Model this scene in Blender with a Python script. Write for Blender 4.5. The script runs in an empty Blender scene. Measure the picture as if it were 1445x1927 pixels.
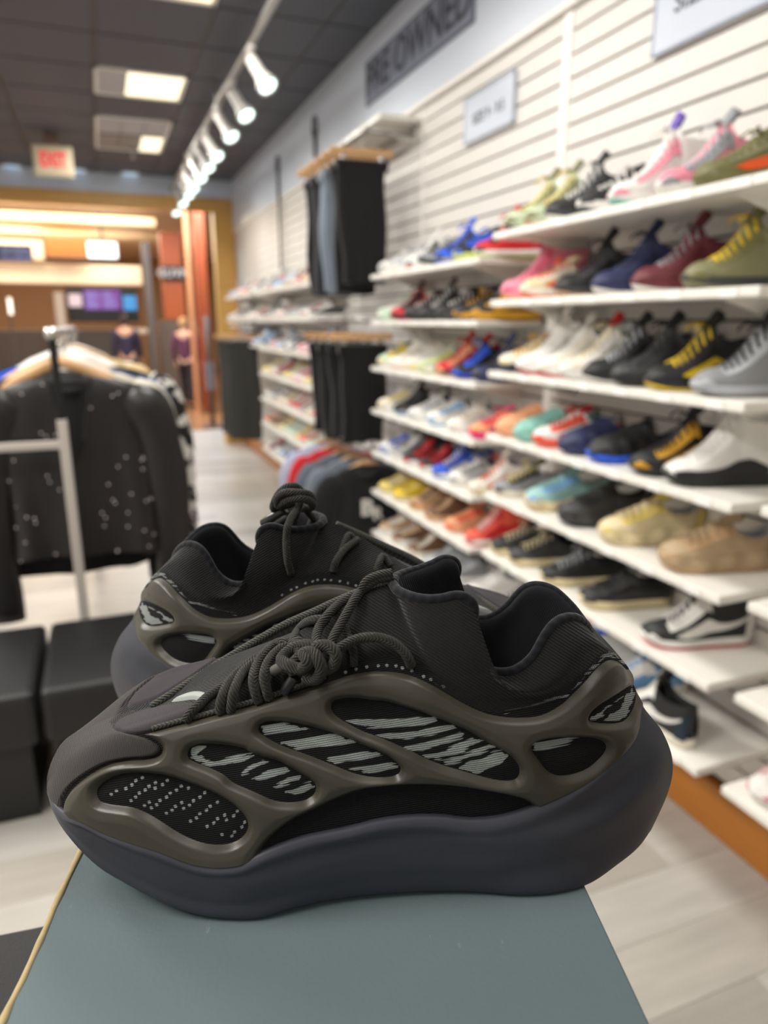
import bpy, bmesh, math, random
import numpy as np
from mathutils import Vector, Matrix
from mathutils.bvhtree import BVHTree

# ---------------------------------------------------------------- camera
S = bpy.context.scene
COL = S.collection
CAM_H = 1.54
YAW, PITCH, FPX = math.radians(21.2), math.radians(15.0), 1336.0
cR = np.array([math.cos(YAW), -math.sin(YAW), 0.0])
cH = np.array([math.sin(YAW), math.cos(YAW), 0.0])
cZ = np.array([0.0, 0.0, 1.0])
cF = math.cos(PITCH) * cH - math.sin(PITCH) * cZ
cU = math.sin(PITCH) * cH + math.cos(PITCH) * cZ
EYE = np.array([0.0, 0.0, CAM_H])
cam_data = bpy.data.cameras.new('camera')
cam = bpy.data.objects.new('camera', cam_data)
COL.objects.link(cam)
cam.matrix_world = Matrix([[cR[i], cU[i], -cF[i], EYE[i]] for i in range(3)] + [[0, 0, 0, 1]])
cam_data.sensor_fit = 'AUTO'
cam_data.sensor_width = 36.0
cam_data.lens = FPX / 1927.0 * 36.0
cam_data.clip_start = 0.01
cam_data.clip_end = 100
cam_data.dof.use_dof = True
cam_data.dof.focus_distance = 0.335
cam_data.dof.aperture_fstop = 6.4
S.camera = cam

# ---------------------------------------------------------------- world, lights, exposure
world = bpy.data.worlds.new('world')
S.world = world
world.use_nodes = True
world.node_tree.nodes['Background'].inputs[0].default_value = (0.75, 0.82, 0.9, 1)
world.node_tree.nodes['Background'].inputs[1].default_value = 0.25
S.view_settings.view_transform = 'Standard'
S.view_settings.look = 'None'
S.view_settings.gamma = 1.0
S.view_settings.use_curve_mapping = False
S.view_settings.exposure = -0.6
S.cycles.use_denoising = True
S.cycles.max_bounces = 8
S.cycles.sample_clamp_indirect = 6.0


def area(name, loc, size, power, col=(1, 1, 1), rot=(0, 0, 0), size_y=None):
    d = bpy.data.lights.new(name, 'AREA')
    d.energy = power
    d.color = col
    d.size = size
    if size_y:
        d.shape = 'RECTANGLE'
        d.size_y = size_y
    o = bpy.data.objects.new(name, d)
    o.location = loc
    o.rotation_euler = rot
    COL.objects.link(o)
    return o


WARM = (1.0, 0.96, 0.9)
# fluorescent troffers of the shop ceiling (those beside and behind the camera)
for lx, ly, lp in ((0.43, 2.1, 62), (0.43, 0.0, 20), (0.43, -1.7, 10), (-1.7, 0.6, 115), (-1.7, 2.9, 140), (-1.7, 5.6, 60), (-1.7, -1.7, 15)):
    area('ceiling_light_area', (lx, ly, 3.12), 0.6, lp, WARM, size_y=1.2)
for lx, ly, lp in ((0.43, 5.9, 25), (0.43, 7.4, 45), (0.43, 4.1, 40)):
    area('ceiling_light_area', (lx, ly, 3.12), 0.56, lp, WARM, size_y=0.56)
# daylight and lamps of the mall outside
area('mall_light_area', (-0.5, 13.0, 3.5), 3.0, 330, (1, 0.9, 0.75), size_y=4)
area('mall_light_area', (-1.5, 19.0, 3.5), 5.0, 750, (1, 0.88, 0.7), size_y=4)
area('mall_skylight_area', (1.5, 12.2, 3.5), 2.0, 330, (0.75, 0.87, 1.0), size_y=1.5)
area('entrance_daylight_area', (0.6, 10.1, 3.45), 2.4, 95, (0.55, 0.78, 1.0), (math.radians(-25), 0, 0), 0.5)


# ---------------------------------------------------------------- helpers
def srgb(r, g=None, b=None):
    if g is None:
        r, g, b = r
    return tuple(((c / 255) / 12.92 if c / 255 <= 0.04045 else (((c / 255) + 0.055) / 1.055) ** 2.4) for c in (r, g, b))


def ray(px, py):
    return (px - 722.5) / FPX * cR + (963.5 - py) / FPX * cU + cF


def at_plane(px, py, p0, n):
    d = ray(px, py)
    return EYE + d * (np.dot(np.array(p0) - EYE, n) / np.dot(d, n))


def at_x(px, py, X):
    return at_plane(px, py, (X, 0, 0), np.array([1., 0, 0]))


def at_y(px, py, Y):
    return at_plane(px, py, (0, Y, 0), np.array([0, 1., 0]))


def at_z(px, py, Z):
    return at_plane(px, py, (0, 0, Z), cZ)


def project(P):
    q = np.asarray(P, float) - EYE
    dz = q @ cF
    return 722.5 + FPX * (q @ cR) / dz, 963.5 - FPX * (q @ cU) / dz


MATS = {}


def mat(name, col=(128, 128, 128), rough=0.6, noise=0.0, nscale=20.0, bump=0.0, bscale=200.0, metal=0.0, spec=0.5,
        emit=None, estr=1.0, sheen=0.0, coat=0.0, trans=0.0, stretch=None, lin=None):
    """A procedural material: colour with soft noise variation, fine bump."""
    if name in MATS:
        return MATS[name]
    m = bpy.data.materials.new(name)
    m.use_nodes = True
    nt = m.node_tree
    b = nt.nodes['Principled BSDF']
    c = tuple(lin) if lin else srgb(col)
    b.inputs['Base Color'].default_value = (*c, 1)
    b.inputs['Roughness'].default_value = rough
    b.inputs['Metallic'].default_value = metal
    b.inputs['Specular IOR Level'].default_value = spec
    if sheen:
        b.inputs['Sheen Weight'].default_value = sheen
        b.inputs['Sheen Roughness'].default_value = 0.5
    if coat:
        b.inputs['Coat Weight'].default_value = coat
    if trans:
        b.inputs['Transmission Weight'].default_value = trans
    if emit:
        b.inputs['Emission Color'].default_value = (*srgb(emit), 1)
        b.inputs['Emission Strength'].default_value = estr
    if noise or bump:
        tc = nt.nodes.new('ShaderNodeTexCoord')
        mp = nt.nodes.new('ShaderNodeMapping')
        nt.links.new(tc.outputs['Object'], mp.inputs[0])
        if stretch:
            mp.inputs['Scale'].default_value = stretch
    if noise:
        n = nt.nodes.new('ShaderNodeTexNoise')
        n.inputs['Scale'].default_value = nscale
        n.inputs['Detail'].default_value = 4
        nt.links.new(mp.outputs[0], n.inputs['Vector'])
        mx = nt.nodes.new('ShaderNodeMix')
        mx.data_type = 'RGBA'
        nt.links.new(n.outputs['Fac'], mx.inputs['Factor'])
        mx.inputs[6].default_value = (*[x * (1 - noise) for x in c], 1)
        mx.inputs[7].default_value = (*[min(1, x * (1 + noise)) for x in c], 1)
        nt.links.new(mx.outputs[2], b.inputs['Base Color'])
    if bump:
        n2 = nt.nodes.new('ShaderNodeTexNoise')
        n2.inputs['Scale'].default_value = bscale
        n2.inputs['Detail'].default_value = 3
        nt.links.new(mp.outputs[0], n2.inputs['Vector'])
        bp = nt.nodes.new('ShaderNodeBump')
        bp.inputs['Strength'].default_value = bump
        bp.inputs['Distance'].default_value = 0.002
        nt.links.new(n2.outputs['Fac'], bp.inputs['Height'])
        nt.links.new(bp.outputs[0], b.inputs['Normal'])
    MATS[name] = m
    return m


def cmat(rgb, rough=0.6):
    """Plain material of one colour, kept once per colour."""
    return mat('colour_%d_%d_%d_%d' % (*rgb, int(rough * 100)), rgb, rough, noise=0.06, nscale=30, bump=0.1, bscale=120)


class MB:
    """Collects shapes and links them as ONE mesh object."""

    def __init__(s):
        s.v, s.f = [], []

    def add(s, vs, fs):
        o = len(s.v)
        s.v += [tuple(map(float, p)) for p in vs]
        s.f += [tuple(i + o for i in q) for q in fs]
        return s

    def box(s, x0, y0, z0, x1, y1, z1, bev=0.0):
        if bev:
            bm = bmesh.new()
            bmesh.ops.create_cube(bm, size=1)
            for v in bm.verts:
                v.co = ((x0 + x1) / 2 + v.co.x * (x1 - x0), (y0 + y1) / 2 + v.co.y * (y1 - y0), (z0 + z1) / 2 + v.co.z * (z1 - z0))
            bmesh.ops.bevel(bm, geom=list(bm.edges), offset=bev, segments=2, affect='EDGES', profile=0.5)
            bm.verts.index_update()
            s.add([v.co for v in bm.verts], [[v.index for v in f.verts] for f in bm.faces])
            bm.free()
            return s
        return s.add([(x0, y0, z0), (x1, y0, z0), (x1, y1, z0), (x0, y1, z0), (x0, y0, z1), (x1, y0, z1), (x1, y1, z1), (x0, y1, z1)],
                     [(3, 2, 1, 0), (4, 5, 6, 7), (0, 1, 5, 4), (1, 2, 6, 5), (2, 3, 7, 6), (3, 0, 4, 7)])

    def tube(s, pts, rad, n=8, closed=False):
        P = np.array([list(map(float, p)) for p in pts])
        m = len(P)
        rads = np.full(m, rad) if np.isscalar(rad) else np.array(rad, float)
        T = np.roll(P, -1, 0) - np.roll(P, 1, 0) if closed else np.gradient(P, axis=0)
        T /= np.linalg.norm(T, axis=1)[:, None] + 1e-12
        u = np.cross(T[0], [0.3, 0.2, 1.0])
        if np.linalg.norm(u) < 1e-3:
            u = np.cross(T[0], [1, 0, 0])
        vs = []
        for i in range(m):
            u = u - T[i] * np.dot(u, T[i])
            u /= np.linalg.norm(u) + 1e-12
            w = np.cross(T[i], u)
            for k in range(n):
                a = 2 * math.pi * k / n
                vs.append(P[i] + rads[i] * (math.cos(a) * u + math.sin(a) * w))
        fs = []
        for i in range(m if closed else m - 1):
            j = (i + 1) % m
            for k in range(n):
                l = (k + 1) % n
                fs.append((i * n + k, i * n + l, j * n + l, j * n + k))
        if not closed:
            fs.append(tuple(range(n))[::-1])
            fs.append(tuple((m - 1) * n + k for k in range(n)))
        return s.add(vs, fs)

    def cyl(s, a, b, r0, r1=None, n=16):
        return s.tube([a, b], [r0, r0 if r1 is None else r1], n)

    def grid(s, G, flip=False, closed_u=False):
        """G: (m, n, 3) array of points -> quads."""
        m, n = G.shape[:2]
        fs = []
        for i in range(m if closed_u else m - 1):
            i2 = (i + 1) % m
            for j in range(n - 1):
                q = (i * n + j, i2 * n + j, i2 * n + j + 1, i * n + j + 1)
                fs.append(q[::-1] if flip else q)
        return s.add(G.reshape(-1, 3), fs)

    def mesh(s, name, material=None, smooth=False):
        me = bpy.data.meshes.new(name)
        me.from_pydata(s.v, [], s.f)
        if material:
            me.materials.append(material)
        if smooth:
            me.polygons.foreach_set('use_smooth', [True] * len(me.polygons))
        me.update()
        return me

    def build(s, name, material, parent=None, smooth=False, loc=None, rot=None):
        o = bpy.data.objects.new(name, s.mesh(name, material, smooth))
        COL.objects.link(o)
        if parent:
            o.parent = parent
        if loc is not None:
            o.location = loc
        if rot is not None:
            o.rotation_euler = rot
        return o


def tag(o, label=None, cat=None, group=None, kind=None):
    for k, v in (('label', label), ('category', cat), ('group', group), ('kind', kind)):
        if v:
            o[k] = v
    return o


def thing(name, label, cat, loc=(0, 0, 0), rz=0.0, group=None):
    o = bpy.data.objects.new(name, None)
    o.empty_display_size = 0.05
    COL.objects.link(o)
    o.location = loc
    o.rotation_euler = (0, 0, rz)
    return tag(o, label, cat, group)


def inst(name, me, parent=None, loc=(0, 0, 0), rot=(0, 0, 0), material=None):
    """An object that shares the mesh me."""
    o = bpy.data.objects.new(name, me)
    COL.objects.link(o)
    o.parent = parent
    o.location = loc
    o.rotation_euler = rot
    if material:
        o.material_slots[0].link = 'OBJECT'
        o.material_slots[0].material = material
    return o


def text(name, body, size, material, parent, loc, rot, depth=0.002, xscale=1.0, bold=0.0):
    c = bpy.data.curves.new(name, 'FONT')
    c.body = body
    c.size = size
    c.align_x = 'CENTER'
    c.align_y = 'CENTER'
    c.extrude = depth
    c.offset = bold
    c.materials.append(material)
    c.resolution_u = 4
    tmp = bpy.data.objects.new(name, c)
    COL.objects.link(tmp)
    bpy.context.view_layer.update()
    me = bpy.data.meshes.new_from_object(tmp.evaluated_get(bpy.context.evaluated_depsgraph_get()))
    bpy.data.objects.remove(tmp)
    bpy.data.curves.remove(c)
    me.name = name
    o = bpy.data.objects.new(name, me)
    COL.objects.link(o)
    o.parent = parent
    o.location = loc
    o.rotation_euler = rot
    o.scale = (xscale, 1, 1)
    return o


def crom(ts, P, tq):
    """Cubic Hermite through points P at parameters ts, sampled at tq."""
    ts, P, tq = np.asarray(ts, float), np.asarray(P, float), np.asarray(tq, float)
    if P.ndim == 1:
        P = P[:, None]
    dt = np.diff(ts)[:, None]
    d = np.diff(P, axis=0) / dt
    m = np.empty_like(P)
    m[0], m[-1] = d[0], d[-1]
    m[1:-1] = (d[:-1] * dt[1:] + d[1:] * dt[:-1]) / (dt[:-1] + dt[1:])
    i = np.clip(np.searchsorted(ts, tq, 'right') - 1, 0, len(ts) - 2)
    hh = dt[i]
    x = ((tq - ts[i])[:, None]) / hh
    return (2 * x**3 - 3 * x**2 + 1) * P[i] + (x**3 - 2 * x**2 + x) * hh * m[i] + (-2 * x**3 + 3 * x**2) * P[i + 1] + (x**3 - x**2) * hh * m[i + 1]


def smooth_path(pts, k=8, closed=False):
    P = np.array(pts, float)
    if closed:
        P = np.vstack([P[-2:], P, P[:3]])
    ts = np.concatenate([[0], np.cumsum(np.maximum(np.linalg.norm(np.diff(P, axis=0), axis=1), 1e-9) ** 0.5)])
    if closed:
        n = len(pts)
        a, b = ts[2], ts[2 + n]
        return crom(ts, P, np.linspace(a, b, n * k, endpoint=False))
    return crom(ts, P, np.linspace(0, ts[-1], (len(P) - 1) * k + 1))


def grid_normals(G):
    du = np.gradient(G, axis=0)
    dv = np.gradient(G, axis=1)
    n = np.cross(du, dv)
    return n / (np.linalg.norm(n, axis=2)[..., None] + 1e-12)


def sdist(px, py, poly):
    """Signed distance (positive inside) from points to a closed polygon."""
    poly = np.asarray(poly, float)
    shp = px.shape
    P = np.stack([px.ravel(), py.ravel()], 1)
    lo, hi = poly.min(0) - 60, poly.max(0) + 60
    out = np.full(len(P), -60.0)
    near = np.all((P > lo) & (P < hi), axis=1)
    Q = P[near]
    if len(Q) == 0:
        return out.reshape(shp)
    best = np.full(len(Q), 1e9)
    ins = np.zeros(len(Q), bool)
    A, B = poly, np.roll(poly, -1, 0)
    for a, b in zip(A, B):
        ab = b - a
        L = ab @ ab
        if L < 1e-12:
            continue
        t = np.clip(((Q - a) @ ab) / L, 0, 1)
        dd = Q - a - t[:, None] * ab
        best = np.minimum(best, (dd * dd).sum(1))
        c = (a[1] > Q[:, 1]) != (b[1] > Q[:, 1])
        if a[1] != b[1]:
            ins ^= c & (Q[:, 0] < (b[0] - a[0]) * (Q[:, 1] - a[1]) / (b[1] - a[1]) + a[0])
    d = np.sqrt(best)
    out[near] = np.where(ins, d, -d)
    return out.reshape(shp)


def smoothstep(x, a, b):
    x = np.clip((x - a) / (b - a), 0, 1)
    return x * x * (3 - 2 * x)

# ================================================================ the shop: floor, ceiling, walls
WX, CEIL, YF = 1.65, 3.17, 9.3       # slat wall plane, ceiling height, shop front
XL, YB = -3.6, -3.2
rnd = random.Random(11)
M_PLANK = [mat('plank_%d' % i, c, 0.34, noise=0.26, nscale=5, bump=0.05, bscale=60, stretch=(0.6, 5, 1), spec=0.5) for i, c in enumerate(((178, 173, 165), (160, 155, 148), (190, 186, 180), (168, 162, 153), (183, 179, 173)))]
M_SUB = mat('subfloor', (150, 144, 136), 0.6)
M_TILE = mat('ceiling_tile_dark', (68, 72, 82), 0.55, noise=0.06, nscale=40, bump=0.2, bscale=500)
M_GRID = mat('ceiling_grid', (58, 58, 62), 0.45)
M_SLAT = mat('slat_white', (220, 216, 211), 0.45, noise=0.015, nscale=3)
M_GROOVE = mat('slat_groove', (48, 45, 36), 0.7)
M_TRIMW = mat('trim_white', (236, 233, 228), 0.4)
M_FASCIA = mat('fascia_white', (205, 212, 224), 0.35, noise=0.02, nscale=2)
M_WOOD = mat('orange_wood', (178, 112, 40), 0.4, noise=0.18, nscale=6, stretch=(1, 1, 8))
M_MAPLE = mat('maple_wood', (206, 158, 84), 0.4, noise=0.08, nscale=5, stretch=(4, 4, 1))
M_SHELF = mat('shelf_white', (236, 233, 226), 0.35, noise=0.02, nscale=6)
M_STEEL = mat('brushed_steel', (170, 168, 165), 0.3, metal=1.0)
M_BLACKM = mat('black_metal', (22, 22, 23), 0.4)

floor = MB().box(XL, YB, -0.05, WX + 0.1, 10.6, -0.004).build('floor', M_SUB)
tag(floor, 'pale grey wood plank floor of the shop', kind='structure')
PW, PL = 0.18, 1.22
plank_me = {}
y = 0.6
row = 0
while y < 10.55:
    x = -2.75 + (row * 0.43) % PL
    xs = [-2.75] if x > -2.75 else []
    while x < WX:
        xs.append(x)
        x += PL
    for i, a in enumerate(xs):
        b = min(xs[i + 1] if i + 1 < len(xs) else WX, WX)
        if b - a < 0.05:
            continue
        L = round(b - a, 2)
        # skip planks that never come into view
        if L not in plank_me:
            plank_me[L] = MB().box(0, 0, -0.006, L - 0.0012, PW - 0.0012, 0, 0.0006).mesh('plank', M_PLANK[0])
        inst('plank', plank_me[L], floor, (a, y, 0), material=rnd.choice(M_PLANK))
    y += PW
    row += 1

ceil = MB().box(XL, YB, CEIL + 0.01, WX + 0.1, YF + 0.2, CEIL + 0.06).build('ceiling', M_GRID)
tag(ceil, 'dark grey suspended tile ceiling', kind='structure')
TS = 0.61
tile_me = MB().box(0.014, 0.014, -0.006, TS - 0.014, TS - 0.014, 0.02, 0.004).mesh('ceiling_tile', M_TILE)
bar = MB()
LIT = {(0, 4): 1, (0, 6): 2, (0, 7): 2, (0, 1): 1}   # grid cells taken by light panels: (column, row) from x=0.126, y=3.16
for i in range(-6, 3):
    for j in range(-1, 10):
        gx, gy = 0.126 + TS * i, 3.16 + TS * j
        if gx < XL or gx > 1.5:
            continue
        if (i, j) in LIT:
            continue
        inst('ceiling_tile', tile_me, ceil, (gx, gy, CEIL))
for i in range(-5, 4):
    x = 0.126 + TS * i
    bar.box(x - 0.012, 1, CEIL - 0.001, x + 0.012, YF, CEIL + 0.012)
for j in range(0, 11):
    yy = 3.16 + TS * j
    bar.box(XL, yy - 0.012, CEIL - 0.001, WX, yy + 0.012, CEIL + 0.012)
bar.build('ceiling_grid', M_GRID, ceil)

M_BACKW = mat('wall_paint', (214, 210, 204), 0.6, noise=0.02, nscale=3)
tag(MB().box(XL - 0.1, YB, 0, XL, YF, CEIL).build('wall_left', M_BACKW), 'white side wall of the shop', kind='structure')
tag(MB().box(XL, YB - 0.1, 0, WX + 0.1, YB, CEIL).build('wall_back', M_BACKW), 'white rear wall of the shop', kind='structure')
wall = MB().box(WX + 0.012, YB, 0, WX + 0.12, YF + 0.1, CEIL).build('wall_right', M_GROOVE)
tag(wall, 'white slat wall carrying the shoe shelves', kind='structure')
PITCH_S = 0.0758
BAYS = [(-0.05, 1.17), (1.19, 2.415), (2.465, 3.69), (3.70, 4.92), (4.93, 6.15), (6.16, 7.38), (7.39, 8.60), (8.61, 9.3)]
Z_TOP, Z_BOT = 2.61, 0.175
slat_me = {}
for ya, yb in BAYS:
    L = round(yb - ya, 3)
    if L not in slat_me:
        slat_me[L] = MB().box(0, 0, 0, 0.012, L, PITCH_S - 0.0085, 0.0012).mesh('slat', M_SLAT)
    k = 0
    z = 2.074 - PITCH_S * 25 + 0.004
    while z < Z_TOP - 0.02:
        inst('slat', slat_me[L], wall, (WX, ya, z))
        z += PITCH_S
for n_, (ya, yb) in enumerate(((1.17, 1.19), (2.415, 2.465), (3.69, 3.70), (4.92, 4.93), (6.15, 6.16))):
    w_ = 0.5 * (yb - ya) + 0.001
    tag(MB().box(WX - 0.006, (ya + yb) / 2 - w_, 0.17, WX + 0.012, (ya + yb) / 2 + w_, Z_TOP, 0.002).build('trim_%d' % (n_ + 1), M_TRIMW), 'white upright trim between slat wall panels', kind='structure')
fas = MB().box(WX - 0.02, YB, Z_TOP, WX + 0.012, YF, CEIL, 0.002).build('trim_6', M_FASCIA)
tag(fas, 'smooth pale fascia above the slat wall', kind='structure')
MB().box(WX - 0.026, YB, Z_TOP - 0.012, WX + 0.0, YF, Z_TOP + 0.012, 0.002).build('moulding', M_TRIMW, fas)
tag(MB().box(1.628, YB, 0, WX + 0.012, YF, 0.165, 0.004).build('baseboard_right', M_WOOD), 'orange brown wooden baseboard below the slat wall', kind='structure')

# shop front: white band, maple casing, post
hd = MB().box(XL, YF, 2.955, WX + 0.1, YF + 0.15, CEIL).build('wall_front', M_FASCIA)
tag(hd, 'white band over the shop front opening', kind='structure')
cas = MB().box(XL, YF - 0.02, 2.825, WX, YF + 0.17, 2.96, 0.004).build('trim_7', M_MAPLE)
tag(cas, 'honey coloured wooden casing over the shop front opening', kind='structure')
post = MB().box(1.40, YF - 0.02, 0, 1.645, YF + 0.17, 2.825, 0.004).build('trim_8', M_MAPLE)
tag(post, 'honey coloured wooden post at the right of the shop front', kind='structure')
MB().box(1.398, YF - 0.024, 1.96, 1.648, YF - 0.018, 1.967).build('joint', M_WOOD, post)

# ---- light panels
M_GLOW = mat('diffuser_lit', (255, 244, 214), 0.5, emit=(255, 244, 212), estr=1.9)
M_DIM = mat('diffuser_dim', (172, 172, 176), 0.4)
M_DIMMER = mat('diffuser_grey', (138, 134, 130), 0.4)


def panel(cx, cy, nx, ny, lit, label):
    t = thing('ceiling_light', label, 'ceiling light', (cx, cy, CEIL), 0, 'recessed light panels in the dark ceiling')
    W, D = nx * TS, ny * TS
    fr = MB()
    for a, b, c, d in ((0, 0, W, 0.025), (0, D - 0.025, W, D), (0, 0, 0.025, D), (W - 0.025, 0, W, D)):
        fr.box(a, b, -0.012, c, d, 0.02, 0.002)
    fr.build('frame', M_TRIMW, t)
    for i in range(3):
        for j in range(ny):
            m = M_GLOW if (i, j) in lit else (M_DIM if j == 0 else M_DIMMER)
            w = (W - 0.05) / 3
            MB().box(0.025 + i * w + 0.003, 0.028 + j * TS, -0.004, 0.025 + (i + 1) * w - 0.003, (j + 1) * TS - 0.028, 0.012, 0.002).build('diffuser', m, t)
    return t


panel(0.126, 3.16 + TS, 1, 1, {(0, 0), (1, 0), (2, 0)}, 'square lit ceiling panel nearest the camera, cut off by the top of the frame')
panel(0.126, 3.16 + 4 * TS, 1, 1, {(1, 0), (2, 0)}, 'square ceiling light panel, bright with one dim strip')
panel(0.126, 3.16 + 6 * TS, 1, 2, {(2, 1)}, 'long ceiling light panel, mostly grey with one lit corner')
for i, (px, py) in enumerate(((27, 320), (145, 327), (243, 333), (368, 340))):
    q = at_z(px, py, CEIL)
    t = thing('recessed_light', 'round recessed ceiling light, %s in the row by the shop front' % ('first from left', 'second from left', 'third from left', 'rightmost')[i], 'recessed light', (q[0], q[1] - 0.25, CEIL), 0, 'round lights near the shop front')
    MB().tube([(0.1 * math.cos(a), 0.1 * math.sin(a), -0.008) for a in np.linspace(0, 2 * math.pi, 24, endpoint=False)], 0.012, 6, True).build('rim', M_TRIMW, t, True)
    MB().cyl((0, 0, -0.012), (0, 0, 0.01), 0.095, n=24).build('lens', mat('cool_lens', (190, 215, 235), 0.3, emit=(170, 205, 240), estr=0.9), t)
# ---- track with spot lamps
trk = thing('light_track', 'grey metal light track running along the ceiling', 'light track', (0.93, 6.3, 3.02))
MB().box(-0.018, -3.5, 0, 0.018, 3.35, 0.03, 0.003).build('rail', M_STEEL, trk)
for yy in (-2.6, -0.6, 1.4, 3.1):
    MB().cyl((0, yy, 0.02), (0, yy, CEIL - 3.02), 0.008, n=8).build('hanger_rod', M_STEEL, trk, True)
M_HEAD = mat('lamp_white', (214, 210, 204), 0.35)
M_LENS = mat('lamp_lens', (235, 255, 250), 0.3, emit=(226, 255, 248), estr=4.0)
prof = [(0.0, 0.0), (0.033, 0.0), (0.036, 0.05), (0.036, 0.12), (0.048, 0.155), (0.062, 0.19), (0.063, 0.205), (0.055, 0.205), (0.052, 0.195), (0.0, 0.195)]
can = MB().grid(np.array([[(r_ * math.cos(a), r_ * math.sin(a), -z_) for r_, z_ in prof] for a in np.linspace(0, 2 * math.pi, 20, endpoint=False)]), closed_u=True).mesh('lamp_can', M_HEAD, True)
lens = MB().cyl((0, 0, -0.2), (0, 0, -0.192), 0.050, n=20).mesh('lens', M_LENS)
yoke = MB().tube([(0, 0, 0.0), (0, 0, 0.05)], 0.01, 8).mesh('yoke', M_HEAD, True)
foot = MB().box(-0.02, -0.05, -0.012, 0.02, 0.05, 0.012, 0.003).mesh('adapter', M_HEAD)
LAMPS = [(500, 50), (460, 127), (432, 187), (405, 229), (390, 263), (376, 290), (362, 312), (354, 331), (343, 353), (331, 371)]
ORD = ['first', 'second', 'third', 'fourth', 'fifth', 'sixth', 'seventh', 'eighth', 'ninth', 'tenth', 'eleventh', 'twelfth', 'thirteenth', 'fourteenth']
for i, (px, py) in enumerate(LAMPS):
    q = at_x(px, py, 1.0)
    tip = np.array([1.0, q[1], q[2]])
    top = np.array([0.93, q[1] + 0.05, 3.0])
    dirv = np.array([0.35, -0.50, -0.80])
    dirv /= np.linalg.norm(dirv)
    base = tip - dirv * 0.2
    base = np.array([0.93, base[1], min(base[2], 2.965)])
    t = thing('track_spotlight', 'white can spotlight, %s along the ceiling track from the near end' % ORD[i], 'spotlight', tuple(base), 0, 'spotlights on the ceiling track')
    rot = Vector((0, 0, -1)).rotation_difference(Vector(dirv)).to_euler()
    c = inst('lamp_can', can, t, (0, 0, 0), rot)
    inst('lens', lens, t, (0, 0, 0), rot)
    MB().tube([(0, 0, 0.0), (0, 0, 3.01 - base[2])], 0.011, 8).build('yoke', M_HEAD, t, True)
    inst('adapter', foot, t, (0, 0, 3.012 - base[2]))
    d = bpy.data.lights.new('spot', 'SPOT')
    d.energy = (15 if i < 3 else 11) if i != 4 else 4
    d.spot_size = math.radians(75)
    d.spot_blend = 0.8
    d.shadow_soft_size = 0.05
    d.color = (0.93, 1.0, 0.98)
    o = bpy.data.objects.new('spot', d)
    COL.objects.link(o)
    o.parent = t
    o.location = Vector(dirv) * 0.215
    o.rotation_euler = rot
# exit sign
e0 = at_y(100, 303, 7.6)
t = thing('exit_sign', 'white exit sign with red letters hanging from the dark ceiling', 'exit sign', (e0[0], 7.6, e0[2]))
MB().box(-0.165, -0.02, -0.13, 0.165, 0.02, 0.125, 0.006).build('housing', mat('sign_cream', (206, 192, 160), 0.5), t)
MB().box(-0.145, -0.024, -0.11, 0.145, -0.019, 0.105, 0.003).build('face', mat('sign_face', (222, 205, 176), 0.5), t)
text('lettering', 'EXIT', 0.17, mat('exit_red', (225, 45, 55), 0.5, emit=(240, 50, 60), estr=0.8), t, (0, -0.026, 0.0), (math.pi / 2, 0, 0), 0.001, 0.62, 0.006)
MB().box(-0.06, -0.015, 0.12, 0.06, 0.015, CEIL - e0[2], 0.003).build('mount', mat('sign_mount', (120, 96, 84), 0.5), t)
q = at_z(250, 296, 3.1)
t = thing('sprinkler', 'small white sprinkler head on the ceiling between exit sign and track', 'sprinkler', (q[0], q[1], CEIL))
MB().cyl((0, 0, -0.004), (0, 0, 0.0), 0.04, n=14).build('escutcheon', M_TRIMW, t)
MB().tube([(0, 0, -0.02), (0, 0, -0.07), (0, 0, -0.075), (0, 0, -0.08)], [0.01, 0.008, 0.03, 0.03], 10).build('nozzle', M_STEEL, t)
# signs on the wall
RW = (math.pi / 2, 0, -math.pi / 2)
M_SGREY = mat('sign_grey', (128, 134, 150), 0.4)
M_SDARK = mat('sign_dark', (58, 60, 70), 0.5)
M_SILVER = mat('sign_silver', (196, 203, 216), 0.35, noise=0.02, nscale=4)
M_SEDGE = mat('sign_edge', (166, 174, 188), 0.3, metal=0.3)
t = thing('wall_sign', 'long grey PRE OWNED sign on the fascia above the middle bay', 'sign', (1.63, 3.80, 2.905))
MB().box(-0.008, -0.685, -0.12, 0.0, 0.685, 0.12, 0.002).build('board', M_SGREY, t)
fr = MB()
for a in ((-0.68, -0.115, 0.68, -0.107), (-0.68, 0.107, 0.68, 0.115), (-0.68, -0.115, -0.672, 0.115), (0.672, -0.115, 0.68, 0.115)):
    fr.box(-0.01, a[0], a[1], -0.007, a[2], a[3])
fr.build('border', M_SDARK, t)
text('lettering', 'PRE OWNED', 0.235, M_SDARK, t, (-0.0085, 0, 0.0), RW, 0.001, 0.98, 0.003)


def size_sign(y, z, w, h, body, ts, label, tx=0.0, tz=0.0):
    t = thing('size_sign', label, 'sign', (WX, y, z))
    MB().box(-0.014, -w / 2, -h / 2, 0, w / 2, h / 2, 0.004).build('board', M_SILVER, t)
    fr = MB()
    e = 0.008
    for a in ((-w / 2, -h / 2, w / 2, -h / 2 + e), (-w / 2, h / 2 - e, w / 2, h / 2), (-w / 2, -h / 2, -w / 2 + e, h / 2), (w / 2 - e, -h / 2, w / 2, h / 2)):
        fr.box(-0.017, a[0], a[1], -0.012, a[2], a[3])
    fr.build('border', M_SEDGE, t)
    text('lettering', body, ts, M_SDARK, t, (-0.0145, tx, tz), RW, 0.0006, 1.0, 0.001)


size_sign(2.99, 2.415, 0.43, 0.19, 'SIZE 9 - 9.5', 0.058, 'silver SIZE sign on the slat wall above the middle bay', 0.0, -0.01)
size_sign(1.72, 2.42, 0.52, 0.215, 'SIZE 8 - 8.5', 0.075, 'large silver SIZE sign at the top right of the frame', 0.0, 0.005)

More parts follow.
